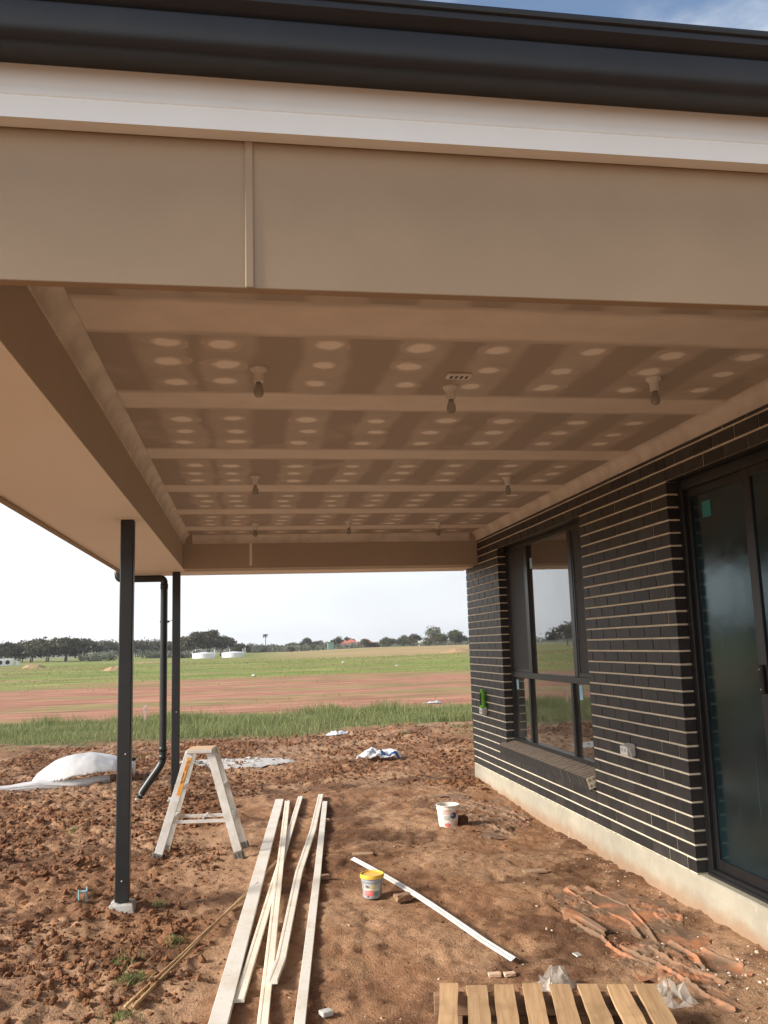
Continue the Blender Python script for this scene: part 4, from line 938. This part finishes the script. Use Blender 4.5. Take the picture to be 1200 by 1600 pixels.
# ------------------------------------------------------------------ small debris
def chunk(name, x, y, sx, sy, sz, mat, lab, cat, rz=0, lift=0, seed=1, tilt=0, group=None):
    bm = bmesh.new(); abox(bm, -sx/2, sx/2, -sy/2, sy/2, 0, sz, min(sx, sy, sz)*.16); bmesh.ops.subdivide_edges(bm, edges=bm.edges[:], cuts=1, use_grid_fill=True); rn = random.Random(seed)
    for q in bm.verts: q.co += Vector((rn.uniform(-1, 1), rn.uniform(-1, 1), rn.uniform(-1, 1)))*min(sx, sy, sz)*.10
    return tag(from_bm(name, bm, mat, None, (x, y, gl(x, y)-.006+lift), (tilt, tilt*.5, rz)), lab, cat, group)
chunk('broken_brick', -1.755, -4.76, .11, .075, .042, 'brick_chip', 'broken brown brick chunk propping the white metal strip', 'brick piece', .25, 0, 3)
chunk('timber_offcut', -1.86, -3.50, .17, .05, .018, 'scrap_wood', 'small flat timber offcut behind the yellow lidded bucket', 'offcut', -.15, 0, 4)
chunk('timber_offcut', -.70, -4.33, .17, .075, .014, 'scrap_wood', 'thin brown timber offcut right of the metal strip', 'offcut', -.08, 0, 5)
chunk('tile_chip', -1.535, -6.17, .062, .036, .016, 'pale_tile', 'pale brick chip above the pallet, left of a pair', 'chip', -.1, 0, 6)
chunk('tile_chip', -1.462, -6.19, .058, .034, .016, 'pale_tile', 'pale brick chip above the pallet, right of a pair', 'chip', .05, 0, 7)
chunk('stone_shard', -2.415, -6.42, .055, .05, .02, 'label_grey', 'flat grey stone shard right of the rightmost batten', 'stone', .4, 0, 8)
chunk('paper_scrap', -1.02, -5.98, .05, .035, .004, 'white_plastic', 'tiny white paper scrap on the dirt near the pallet', 'paper', .6, 0, 9, .3)
chunk('dirt_lump', -.79, -2.47, .10, .09, .075, 'clod', 'dark soil lump against the right side of the open bucket', 'soil lump', .4, 0, 10)
chunk('concrete_blob', -2.02, -2.06, .05, .04, .03, 'pale_tile', 'small pale stone right of the bowed batten', 'stone', .4, 0, 11)
chunk('broken_brick', -2.23, -4.10, .10, .05, .03, 'brick_chip', 'small brown brick bit lying between the two right battens', 'brick piece', .1, 0, 12)
bl = empty('blue_clip', (-3.855, -4.36, zg(-3.855, -4.36)), R(20)); tag(bl, 'small translucent blue plastic clip on the soil left of the nearer post', 'plastic clip')
box('side', -.040, -.034, -.02, .02, -.01, .075, 'glass_blue', bl, .002); box('side', .012, .018, -.02, .02, -.01, .085, 'glass_blue', bl, .002); box('bridge', -.034, .012, -.02, .02, .060, .066, 'glass_blue', bl, .001)
st = empty('pipe_stub', (-4.32, 1.75, zg(-4.32, 1.75))); tag(st, 'white pipe stub with dark cap standing behind the nearer post', 'pipe stub')
bm = bmesh.new(); lathe(bm, [(.045, -.05), (.045, .19)], 18); from_bm('stub', bm, 'white_plastic', st, smooth=True); bm = bmesh.new(); lathe(bm, [(.050, .185), (.050, .215), (.045, .222)], 18); from_bm('cap', bm, 'black', st, smooth=True)
pg = empty('survey_peg', (-5.2, 11.2, zb(-5.2, 11.2))); tag(pg, 'pink painted survey peg standing in the long grass', 'peg')
box('stake', -.035, .035, -.018, .018, -.05, .40, 'peg', pg, .004); box('flag_tape', -.042, .042, -.024, .024, .30, .37, 'peg', pg, .004)

# soil clods, crumbs and pale chips: nobody could count them
def ico(sub):
    b = bmesh.new(); bmesh.ops.create_icosphere(b, subdivisions=sub, radius=1); b.verts.ensure_lookup_table()
    V = np.array([v.co[:] for v in b.verts]); Fc = np.array([[v.index for v in f.verts] for f in b.faces]); b.free(); return V, Fc
def scatter(name, pts, sizes, sub, mat, lab, sink=.34, flat=.72):
    V0, F0 = ico(sub); n = len(pts); nv = len(V0); r = RNG
    K = 9; N = r.normal(0, 1, (n, K, 3)); N /= np.linalg.norm(N, axis=2)[:, :, None]; D = r.uniform(.42, .95, (n, K))
    rad = np.ones((n, nv))
    for k in range(K):
        dp_ = N[:, k] @ V0.T; rad = np.minimum(rad, D[:, k][:, None]/np.maximum(dp_, .05))
    V = V0[None]*(rad*(1+r.uniform(-.20, .20, (n, nv))))[..., None]*r.uniform(.75, 1.5, (n, 1, 3))*np.array([1, 1, flat])
    th = r.uniform(0, 2*np.pi, n); ph = r.uniform(-.6, .6, n); c, s = np.cos(th)[:, None], np.sin(th)[:, None]; cp_, sp_ = np.cos(ph)[:, None], np.sin(ph)[:, None]
    y, z = V[..., 1]*cp_-V[..., 2]*sp_, V[..., 1]*sp_+V[..., 2]*cp_; x = V[..., 0]; V = np.stack([x*c-y*s, x*s+y*c, z], -1)*sizes[:, None, None]
    P = np.stack([pts[:, 0], pts[:, 1], zground(pts[:, 0], pts[:, 1])+sizes*flat*(1-2*sink)*.6], 1); V = (V+P[:, None]).reshape(-1, 3)
    Fa = (F0[None]+(np.arange(n)*nv)[:, None, None]).reshape(-1, 3); tone = np.repeat(r.beta(1.6, 1.8, n), nv)
    o = np_mesh(name, V, Fa, mat, tone); tag(o, lab, name.replace('_', ' '), kind='stuff'); return o
def pick(n, x0, x1, y0, y1, wf, s0, s1, pw=3.0):
    x = RNG.uniform(x0, x1, n*8); y = RNG.uniform(y0, y1, n*8); k = RNG.uniform(0, 1, n*8) < wf(x, y); x, y = x[k][:n], y[k][:n]
    return np.stack([x, y], 1), s0+(s1-s0)*RNG.uniform(0, 1, len(x))**pw
clump = lambda x, y: .25+.9*sm(-.06, .18, fbm(x*1.4, y*1.4, 4, 71))
clear = lambda x, y: 1-.97*((x > -3.1) & (x < -1.85) & (y > -7.4) & (y < -.6))*sm(-3.1, -2.7, x)
p, s = pick(24000, -6.6, -2.6, -7.6, 6.0, lambda x, y: rough(x, y)**1.3*clump(x, y), .005, .030, 3.6); scatter('soil_clods', p, s, 2, 'clod', 'loose red brown soil clods churned up on the left')
p, s = pick(8500, -3.6, 1.8, -1.2, 6.4, lambda x, y: rough(x, y)**1.3*clump(x, y)*((x < .0) | (y > .3)), .006, .031, 3.6); scatter('soil_clods', p, s, 2, 'clod', 'loose soil clods on the churned ground behind the boards')
p, s = pick(160, -6.2, -3.2, -7.2, 3.0, lambda x, y: rough(x, y)*clump(x, y), .022, .060, 3.4); scatter('soil_clods', p, s, 3, 'clod', 'bigger lumps of red brown soil on the left', .3)
p, s = pick(16000, -6.4, .0, -7.6, 3.5, lambda x, y: (.10+.9*rough(x, y))*clump(x, y)*clear(x, y), .004, .015, 2.0); scatter('soil_crumbs', p, s, 1, 'clod', 'fine soil crumbs strewn over the site')
p, s = pick(7000, -3.4, -.01, -7.6, .5, lambda x, y: clump(x, y)*(.45+.55*sm(-1.4, -.2, x)), .0022, .008, 2.4); scatter('soil_crumbs', p, s, 1, 'clod', 'fine crumbs on the trodden soil under the patio roof')
def chipw(x, y): return np.exp(-(((x+.22)/.30)**2+((y+6.35)/.42)**2))+.7*np.exp(-(((x+.50)/.18)**2+((y+5.75)/.35)**2))+.25*np.exp(-(((x+2.26)/.16)**2+((y+6.25)/.35)**2))+.30*np.exp(-((x+.12)/.10)**2)*(y > -5.6)*(y < -1.5)+.35*np.exp(-(((x+.15)/.16)**2+((y+4.5)/.5)**2))+.012
p, s = pick(2000, -2.9, -.01, -7.4, -.6, chipw, .0022, .011, 3.0); scatter('stone_chips', p, s, 1, 'chip', 'pale stone and mortar chips sprinkled on the soil')
p, s = pick(160, -.65, -.02, -1.2, .15, lambda x, y: np.exp(-((x+.1)/.3)**2-((y+.25)/.4)**2), .012, .045, 2.0); scatter('rubble_pieces', p, s, 1, 'clod', 'light rubble heaped at the far slab corner')
# spilt white powder behind the ladder
sheet('white_powder', -2.95, 2.75, 1.05, .62, lambda u, v, X, Y: .010+.012*fbm(X*7, Y*7, 4, 99)-.05*sm(.7, 1.1, np.sqrt(u*u+v*v)), 'powder' if 'powder' in MT else 'footing', 'pale spilt cement powder on the soil behind the ladder', 'powder', blob(33, .55), 80)

# ------------------------------------------------------------------ grass
def blades(name, pts, hs, wd, mat, lab, lean=.45, kind='stuff', org=None):
    n = len(pts); r = RNG; z = zground(pts[:, 0], pts[:, 1])-.01; a = r.uniform(0, 2*np.pi, n); wv = np.stack([np.cos(a), np.sin(a), np.zeros(n)], 1)*(wd*r.uniform(.6, 1.4, n))[:, None]
    la = r.uniform(0, 2*np.pi, n); ln = np.stack([np.cos(la), np.sin(la), np.zeros(n)], 1)*(hs*lean*r.uniform(.1, 1.3, n))[:, None]; up = np.zeros((n, 3)); up[:, 2] = hs
    P = np.stack([pts[:, 0], pts[:, 1], z], 1); m1 = P+up*.5+ln*.28; tip = P+up*r.uniform(.82, 1, n)[:, None]+ln
    V = np.stack([P-wv, P+wv, m1+wv*.75, m1-wv*.75, tip], 1).reshape(-1, 3); b = (np.arange(n)*5)[:, None]
    Fa = np.concatenate([b+np.array([[0, 1, 2]]), b+np.array([[0, 2, 3]]), b+np.array([[3, 2, 4]])])
    if org is not None: V = V-np.array(org)
    o = np_mesh(name, V, Fa, mat, np.repeat(r.beta(2, 2, n), 5))
    if org is not None: o.location = org
    if kind: tag(o, lab, 'grass', kind=kind)
    return o
def vergew(x, y): e = fbm(x*.5, y*.5, 4, 81)*2.6; return sm(6.5, 7.6, y+e)*(1-sm(11.2, 12.8, y+e))*(.35+.65*sm(-.12, .12, fbm(x*.9, y*.9, 3, 82)))
x = RNG.uniform(-26, 7, 220000); y = RNG.uniform(5.0, 14, 220000); k = RNG.uniform(0, 1, 220000) < vergew(x, y)*np.where(x < -13, .35, 1); P = np.stack([x[k], y[k]], 1)[:78000]
blades('long_grass', P, RNG.uniform(.06, .30, len(P))*(.35+1.2*vn(P[:, 0]*1.3, P[:, 1]*1.3, 83)**1.5), .0055, 'grass', 'long green grass growing in a band across the block', .6)
x = RNG.uniform(-9, 2, 60000); y = RNG.uniform(2.5, 7.5, 60000); k = RNG.uniform(0, 1, 60000) < sm(.04, .22, fbm(x*.8, y*.8, 4, 86))*.5; P = np.stack([x[k], y[k]], 1)[:7000]
blades('sparse_grass', P, RNG.uniform(.02, .09, len(P)), .004, 'grass', 'thin weedy grass sprouting through the soil before the verge', .8)
# coarse tufts over the red pad and the pasture
x = RNG.uniform(-70, 45, 90000); y = 12+RNG.uniform(0, 1, 90000)**1.3*110; wob = fbm(x*.09, y*.16, 4, 84); k = (RNG.uniform(0, 1, 90000) < np.where(y < 40+8*wob, .22*sm(.08, .16, wob), .28+.5*sm(-.1, .1, wob))); P = np.stack([x[k], y[k]], 1)[:26000]
blades('pasture_grass', P, RNG.uniform(.03, .10, len(P))*(1+P[:, 1]/160), .022*(.4+P[:, 1]/90), 'pasture', 'short pasture grass across the far field', .8)
for x, y, n, lab in ((-3.36, -5.83, 260, 'green weed tuft near the end of the bamboo sticks'), (-3.44, -5.50, 200, 'green weed tuft on the soil left of the bamboo sticks'), (-3.20, -5.22, 90, 'small weed tuft beside the middle of the bamboo sticks'), (-3.36, -4.42, 80, 'wispy weed tuft right of the nearer post footing'), (-3.36, -6.28, 150, 'green weed tuft at the bottom edge left of the sticks'), (-.05, 4.6, 200, 'green weed tuft on the dirt bank beyond the wall'), (-5.6, -.2, 120, 'low weed patch in front of the white sheet'), (-4.4, -1.9, 80, 'sparse weed tuft left of the nearer post')):
    q = RNG.normal(0, 1, (n, 2))*np.array([.045, .06])*(.8 if n > 130 else .45)+np.array([x, y]); tag(blades('weed_tuft', q, RNG.uniform(.015, .055, n), .0035, 'grass', None, 1.1, None, (x, y, zg(x, y))), lab, 'weed', 'weed tufts')

# ------------------------------------------------------------------ far field: trees, tanks, houses
def leaves(name, centres, radii, n, size, mat, parent, seed):
    r = np.random.default_rng(seed); k = r.choice(len(centres), n, p=np.prod(radii, 1)**.66/np.sum(np.prod(radii, 1)**.66)); d = r.normal(0, 1, (n, 3)); d /= np.linalg.norm(d, axis=1)[:, None]
    rad = r.uniform(.25, 1, n)**.45; P = centres[k]+d*radii[k]*rad[:, None]*(1+.25*r.normal(0, 1, (n, 1)))
    a = r.normal(0, 1, (n, 3)); a /= np.linalg.norm(a, axis=1)[:, None]; b = np.cross(a, r.normal(0, 1, (n, 3))); b /= np.linalg.norm(b, axis=1)[:, None]; s = (size*r.uniform(.5, 1.4, n))[:, None]
    V = np.stack([P-a*s, P-b*s*.55, P+a*s, P+b*s*.55], 1).reshape(-1, 3); Fa = np.arange(4*n).reshape(n, 4)
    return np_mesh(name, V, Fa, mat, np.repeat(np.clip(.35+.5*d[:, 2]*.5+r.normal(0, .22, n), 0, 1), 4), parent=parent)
def tree(x, y, h, wd, mat, lab, kind='round', seed=0, group='trees along the far paddock', nl=1500, cat='tree', name='field_tree'):
    rn = random.Random(seed); o = empty(name, (x, y, zb(x, y)-.1)); tag(o, lab, cat, group); cs = []; rs = []; bm = bmesh.new()
    lean = .18 if kind == 'wind' else .0; nst = 2 if kind in ('wind', 'round') else 1
    nlob = {'wind': 20, 'round': 16, 'tall': 12, 'bush': 9}[kind]
    top = {'wind': .16, 'round': .18, 'tall': .30, 'bush': .3}[kind]
    for i in range(nlob):
        a = 2*math.pi*i/nlob+rn.uniform(-.5, .5); q = math.sqrt(rn.uniform(.02, 1))*.80
        ex = q*math.cos(a)*wd/2; ey = q*math.sin(a)*wd/2*.8; ez = h*(top+(1-top)*(.85-.75*q*q*rn.uniform(.6, 1.2)))*rn.uniform(.82, 1.04)-h*.08
        if kind == 'bush': ez = h*.45*rn.uniform(.6, 1.3)
        ex += lean*ez; cs.append((ex, ey, ez)); sr = wd*rn.uniform(.13, .22)
        rs.append((sr, sr, sr*{'wind': .50, 'round': .62, 'tall': .8, 'bush': .8}[kind]))
    for s in range(nst):
        bx = rn.uniform(-.06, .06)*wd*(s+.3); fork = Vector((bx+lean*h*.3, rn.uniform(-.1, .1), h*.30)); tube(bm, [(bx, 0, -.2), (bx*1.1+lean*h*.1, 0, h*.14), fork], [h*.034, h*.027, h*.021], 7)
        for c in cs[s::nst]:
            c = Vector(c); m = fork.lerp(c, .55)+Vector((0, 0, -h*.03)); tube(bm, [fork, m, c], [h*.016, h*.010, h*.004], 5)
    from_bm('trunk', bm, 'bark', o)
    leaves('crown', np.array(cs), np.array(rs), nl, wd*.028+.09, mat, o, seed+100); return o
T = [(-61.6, 211.6, 6.0, 9, 'leaf_dark', 'wind', 'dark tree at the very left end of the tree line'), (-59.9, 222, 5.4, 11, 'leaf_dark', 'wind', 'low brownish tree, second from the left end of tree line'), (-55.5, 216, 6.3, 12, 'leaf_dark', 'wind', 'broad brownish windswept tree in the left clump'),
     (-50.4, 211, 7.2, 12, 'leaf_dark', 'wind', 'tallest brown green windswept tree of the left clump'), (-46.3, 212, 7.0, 9.5, 'leaf_dark', 'wind', 'windswept tree with bare trunk right in the left clump'), (-42.6, 214, 6.4, 8.5, 'leaf_dark', 'round', 'dark tree just left of the nearer post, under a flat topped one'),
     (-55.5, 285, 6.8, 11, 'leaf_dark', 'round', 'dark round tree behind the left clump'), (-47.5, 286, 6.9, 11, 'leaf_dark', 'round', 'dark round tree peeping out left of the nearer post'), (-38.8, 287, 6.0, 12, 'leaf_dark', 'round', 'dark low tree between the nearer post and the downpipe'), (-31.5, 288, 6.3, 11, 'leaf_dark', 'round', 'dark low tree beside the downpipe'), (-25.0, 288, 6.0, 10, 'leaf_dark', 'round', 'dark low tree hidden partly by the far post'),
     (-17.2, 219, 7.4, 9, 'leaf_dark', 'wind', 'dark tree just right of the far post'), (-13.6, 224, 8.4, 10, 'leaf_dark', 'wind', 'tallest dark spreading tree behind the white tanks'), (-9.6, 229, 7.0, 7.5, 'leaf_dark', 'wind', 'dark tree behind the gap of the two tanks'), (-5.0, 252, 5.0, 7, 'leaf_dark', 'round', 'brownish tree behind the right tank'),
     (0.8, 340, 5.0, 11, 'leaf_grey', 'bush', 'pale grey green bushy tree right of the tanks'), (6.2, 345, 4.6, 9, 'leaf_grey', 'bush', 'grey green low tree under the little palm'), (17.0, 372, 5.0, 9, 'leaf_olive', 'round', 'low olive tree in the middle of the far row'), (22.2, 362, 7.6, 6.5, 'leaf_dark', 'tall', 'upright dark tree in the middle of the far row'), (27.6, 366, 6.2, 7, 'leaf_dark', 'round', 'rounded dark tree beside the upright one'), (33.0, 378, 5.4, 8, 'leaf_grey', 'round', 'greyish tree left of the red roofed house'),
     (32.0, 330, 7.4, 6.2, 'leaf_dark', 'tall', 'tall dark tree left of the long red roof'), (44.6, 402, 8.4, 8.5, 'leaf_dark', 'round', 'dark tree behind the long red roof'), (40.9, 316, 5.4, 5.6, 'leaf_olive', 'tall', 'olive tree between the two red roofs'), (44.5, 318, 4.4, 6, 'leaf_olive', 'bush', 'low olive bush tree below the second red roof'),
     (49.6, 314, 5.8, 8.5, 'leaf_olive', 'round', 'broad light olive tree right of the red roofs'), (54.2, 306, 6.2, 7.5, 'leaf_olive', 'round', 'olive tree left of the dark rounded one'), (55.0, 290, 6.6, 6.5, 'leaf_dark', 'round', 'dark rounded tree in the right part of the far row'), (58.6, 280, 5.4, 7, 'leaf_olive', 'bush', 'olive bush tree under the tall sparse gum'), (58.4, 273, 8.6, 9, 'leaf_olive', 'tall', 'tall sparse gum tree rising above the far row'), (63.0, 286, 6.6, 8, 'leaf_olive', 'round', 'green tree between the two gums'), (65.6, 273, 7.6, 6, 'leaf_olive', 'tall', 'reddish stemmed gum near the right end of the far row'), (68.2, 276, 5.0, 6.5, 'leaf_dark', 'round', 'small dark tree at the right end of far row'), (112, 455, 6.5, 13, 'leaf_dark', 'round', 'far dark tree near the brick wall edge'), (99, 460, 5.5, 12, 'leaf_dark', 'round', 'far dark tree right of the thin mast'), (120, 458, 6, 12, 'leaf_dark', 'round', 'farthest dark tree partly hidden by the brick wall')]
for i, (x, y, h, wd, mt, kd, lab) in enumerate(T): tree(x, y, h*(.80 if y > 240 and x > -6 else .95), wd*(.88 if y > 240 and x > -6 else 1), mt, lab, kd, i+3, nl=(650 if 'sparse' in lab else 2600 if wd > 8 else 1700))
# trees further west, seen only as reflections in the glass
for i in range(14):
    a = R(-19.5-i*2.6); D = 235+22*math.sin(i*1.9); tree(CAM[0]+D*math.sin(a), CAM[1]+D*math.cos(a), 6.2+1.6*math.sin(i*2.3), 12, 'leaf_dark', 'dark tree of the row mirrored in the window and door glass', 'round', 60+i, 'trees mirrored in the glass', 1200)
# shrubs in front of the tree line
for i, (x, y, h, wd, lab) in enumerate(((-38.0, 196, 2.2, 6, 'grey green shrub left of the nearer post'), (-34.5, 190, 1.9, 7, 'wide grey shrub hidden partly by the nearer post'), (-27.5, 225, 2.0, 8, 'pale grey shrub between the posts'), (-21.5, 222, 2.0, 6, 'pale grey shrub left of the far post'), (9.8, 246, 2.9, 2.6, 'dark little bush right of the tanks'), (19.2, 286, 3.4, 3.0, 'dark lone bush in the middle of the far field'), (-18.0, 195, 1.5, 5, 'low pale shrub left of the white tanks'))):
    tree(x, y, h, wd, 'leaf_dark' if 'dark' in lab else 'leaf_grey', lab, 'bush', 90+i, 'shrubs in the far field', 600, 'shrub', 'field_shrub')
def hedge():
    xs = RNG.uniform(-6, 120, 150); C_ = np.stack([xs, 330+RNG.uniform(-6, 30, 150)-.12*xs, RNG.uniform(.4, 1.6, 150)], 1); Rr = np.stack([RNG.uniform(2, 4, 150), RNG.uniform(1.5, 3, 150), RNG.uniform(.7, 1.6, 150)], 1)
    o = leaves('far_scrub', C_, Rr, 9000, .38, 'leaf_grey', None, 5); tag(o, 'pale scrub massed along the far edge of the field', 'scrub', kind='stuff')
    xs = RNG.uniform(-420, 420, 420); C_ = np.stack([xs, 640+RNG.uniform(-40, 60, 420), RNG.uniform(.5, 2.6, 420)], 1); Rr = np.stack([RNG.uniform(6, 13, 420), RNG.uniform(3, 7, 420), RNG.uniform(1.2, 2.4, 420)], 1)
    o = leaves('distant_wood', C_, Rr, 16000, 1.0, 'leaf_grey', None, 6); tag(o, 'low distant wood along the horizon', 'wood', kind='stuff')
hedge()
# little palm
pm = empty('palm_tree', (7.0, 470, 0)); tag(pm, 'small lone palm rising over the scrub right of the tanks', 'palm', 'trees along the far paddock')
bm = bmesh.new(); tube(bm, [(0, 0, -.3), (.1, 0, 5), (.0, 0, 8.6)], [.28, .22, .18], 7); from_bm('trunk', bm, 'bark', pm)
bm = bmesh.new()
for k in range(14):
    a = 2*math.pi*k/14; el_ = (.9, .3, -.2)[k % 3]; P = [Vector((math.cos(a)*t*1.5, math.sin(a)*t*1.5, 8.6+el_*t*1.4-1.1*t*t)) for t in (0, .4, .8, 1.1)]; tube(bm, P, [.10, .22, .18, .04], 4)
from_bm('fronds', bm, 'leaf_dark', pm)
# tanks
for x, lab, ex in ((-11.9, 'white round steel tank, left of the two before the trees', False), (-5.8, 'white round steel tank with rail, right of the two', True)):
    o = empty('water_tank', (x, 179.2, zb(x, 179.2))); tag(o, lab, 'tank', 'white tanks in the far field')
    bm = bmesh.new(); lathe(bm, [(2.4, -.3), (2.4, .88), (2.44, .90), (2.44, .98), (2.3, 1.04), (.3, 1.25)], 36); from_bm('shell', bm, 'tank', o, smooth=True).data.set_sharp_from_angle(angle=R(30))
    for z in (.25, .6): 
        bm = bmesh.new(); lathe(bm, [(2.40, z), (2.43, z+.02), (2.43, z+.06), (2.40, z+.08)], 36, cap0=False, cap1=False); from_bm('hoop', bm, 'tank', o)
    bm = bmesh.new()
    xs = ((-2.45, 1.5), (2.2, 1.8)) if not ex else ((-.7, 1.7), (2.55, 2.0), (2.1, 1.8))
    for px, hh in xs: tube(bm, [(px, -1.6 if abs(px) < 2 else -.4, 1.0), (px, -1.6 if abs(px) < 2 else -.4, hh)], .07, 6)
    from_bm('rail', bm, 'white_far', o)
# far houses with red roofs
def far_house(x, y, L, W, hw, hr, rz, lab):
    o = empty('far_house', (x, y, zb(x, y)), rz); tag(o, lab, 'house', 'red roofed houses behind the field'); box('wall', -L/2, L/2, -W/2, W/2, -.5, hw, 'far_wall', o)
    bm = bmesh.new(); e = .5; A = [(-L/2-e, -W/2-e, hw), (L/2+e, -W/2-e, hw), (L/2+e, W/2+e, hw), (-L/2-e, W/2+e, hw)]; T_ = [(-L/2+W*.4, 0, hw+hr), (L/2-W*.4, 0, hw+hr)]; v = [bm.verts.new(p) for p in A+T_]
    for f in ((0, 1, 5, 4), (2, 3, 4, 5), (3, 0, 4), (1, 2, 5), (3, 2, 1, 0)): bm.faces.new([v[i] for i in f])
    from_bm('roof', bm, 'terracotta', o)
    for k in range(3): box('window', -L*.32+L*.3*k-.7, -L*.32+L*.3*k+.7, -W/2-.05, -W/2+.1, 1.0, 2.2, 'dark_room', o)
far_house(39.0, 392, 11.5, 8, 2.7, 1.7, R(-6), 'long low house with red tiled roof behind the far trees')
far_house(53.8, 408, 7.5, 8, 2.8, 1.9, R(-9), 'second red roofed house peeping between the far trees')
far_house(45.5, 398, 5.0, 6, 3.2, 1.6, R(-6), 'small red roofed wing between the two red roofs')
ms = empty('radio_mast', (152.3, 672, -.2)); tag(ms, 'thin grey mast standing on the horizon near the brick wall', 'mast'); bm = bmesh.new(); tube(bm, [(0, 0, 0), (0, 0, 10.5)], [.28, .2], 6); from_bm('pole', bm, 'grey_plastic', ms)
bm = bmesh.new(); tube(bm, [(0, 0, 10.4), (0, 0, 14.2)], [.12, .06], 5); from_bm('aerial', bm, 'grey_plastic', ms)
sh = empty('white_shed', (97, 462, 0)); tag(sh, 'long white shed low on the horizon beside the mast', 'shed'); box('wall', -6, 6, -3, 3, -.4, 2.4, 'white_far', sh)
bm = bmesh.new(); v = [bm.verts.new(p) for p in ((-6.2, -3.2, 2.4), (6.2, -3.2, 2.4), (6.2, 3.2, 2.4), (-6.2, 3.2, 2.4), (-6.2, 0, 3.3), (6.2, 0, 3.3))]
for f in ((0, 1, 5, 4), (2, 3, 4, 5), (3, 0, 4), (1, 2, 5), (3, 2, 1, 0)): bm.faces.new([v[i] for i in f])
from_bm('roof', bm, 'white_far', sh)
gsx = empty('green_tank', (26.6, 300, zb(26.6, 300))); tag(gsx, 'dark green box tank by the left red roof', 'tank'); box('body', -1.1, 1.1, -1, 1, -.2, 2.5, 'label_green', gsx, .1); box('lid', -1.2, 1.2, -1.1, 1.1, 2.5, 2.75, 'label_green', gsx)
# concrete culvert pieces at the left edge
cu = empty('culvert_block', (-45.2, 150, zb(-45.2, 150)), R(10)); tag(cu, 'pale concrete block with two round holes lying at the left edge of the field', 'culvert')
bm = bmesh.new(); abox(bm, -2.2, 2.2, -.7, .7, 0, 1.25, .06); from_bm('block', bm, 'white_far', cu)
for x in (-1.3, .0, 1.2):
    bm = bmesh.new(); lathe(bm, [(.38, 0), (.34, .04)], 18); bmesh.ops.rotate(bm, cent=(0, 0, 0), matrix=Matrix.Rotation(R(90), 3, 'X'), verts=bm.verts); bmesh.ops.translate(bm, vec=(x, -.69, .62), verts=bm.verts); from_bm('hole', bm, 'black', cu)
box('kerb_piece', 2.5, 3.1, -.5, .5, 0, .75, 'white_far', cu, .05)
# soil heaps
def heap(x, y, wx, wy, h, mat, lab):
    n = 40; u, v = np.meshgrid(np.linspace(-1, 1, n), np.linspace(-1, 1, n)); X = x+u*wx; Y = y+v*wy; Z = zbase(X, Y)-.12+h*np.clip(1-u*u-v*v, 0, 1)**.8*(1+.9*fbm(u*2.2+x, v*2.2, 4, 7)); idx = np.arange(n*n).reshape(n, n)
    Fq = np.stack([idx[:-1, :-1].ravel(), idx[:-1, 1:].ravel(), idx[1:, 1:].ravel(), idx[1:, :-1].ravel()], 1); org = np.array([x, y, zb(x, y)])
    o = np_mesh('soil_heap', np.stack([X.ravel(), Y.ravel(), Z.ravel()], 1)-org, Fq, mat, np.full(n*n, .8), smooth=True); o.location = org; tag(o, lab, 'soil heap', 'heaps in the far field')
MT['heap'] = plain('heap_soil', (.42, .25, .15), (.30, .22, .10), .95, .9, .8, 3, dist=.1)
heap(-29.9, 108, 1.7, 1.2, .55, 'heap', 'red soil heap near the left edge of the field'); heap(-14.6, 72, 1.4, .9, .42, 'heap', 'small tan soil heap left of the nearer post'); heap(30.4, 124, 3.6, 2.0, .75, 'heap', 'tan soil heap with grass near the brick wall edge'); heap(-16.5, 122, 5.0, 1.0, .3, 'heap', 'low pale soil heap between the posts')
for x, y, lab in ((8.28, 54, 'small blue white litter bag on the green field'), (6.0, 70, 'tiny white litter scrap on the green field'), (-2.4, 42, 'tiny white litter scrap at the edge of red earth')):
    sheet('litter', x, y, .16, .16, lambda u, v, X, Y: .05+.12*np.clip(1-u*u-v*v, 0, 1), 'white_bag', lab, 'litter', blob(40), 12, group='litter in the far field')

# ------------------------------------------------------------------ far haze
hz = bmesh.new(); abox(hz, -900, 900, -60, 950, -3.5, 16)
m = bpy.data.materials.new('pale_haze'); m.use_nodes = True; m.node_tree.nodes.clear(); ov = m.node_tree.nodes.new('ShaderNodeOutputMaterial'); pv = m.node_tree.nodes.new('ShaderNodeVolumePrincipled')
pv.inputs['Color'].default_value = (.86, .90, .95, 1); pv.inputs['Density'].default_value = .00030; pv.inputs['Anisotropy'].default_value = .3; m.node_tree.links.new(pv.outputs[0], ov.inputs['Volume'])
tag(from_bm('haze', hz, m), 'thin pale haze over the far field', 'haze', kind='stuff')
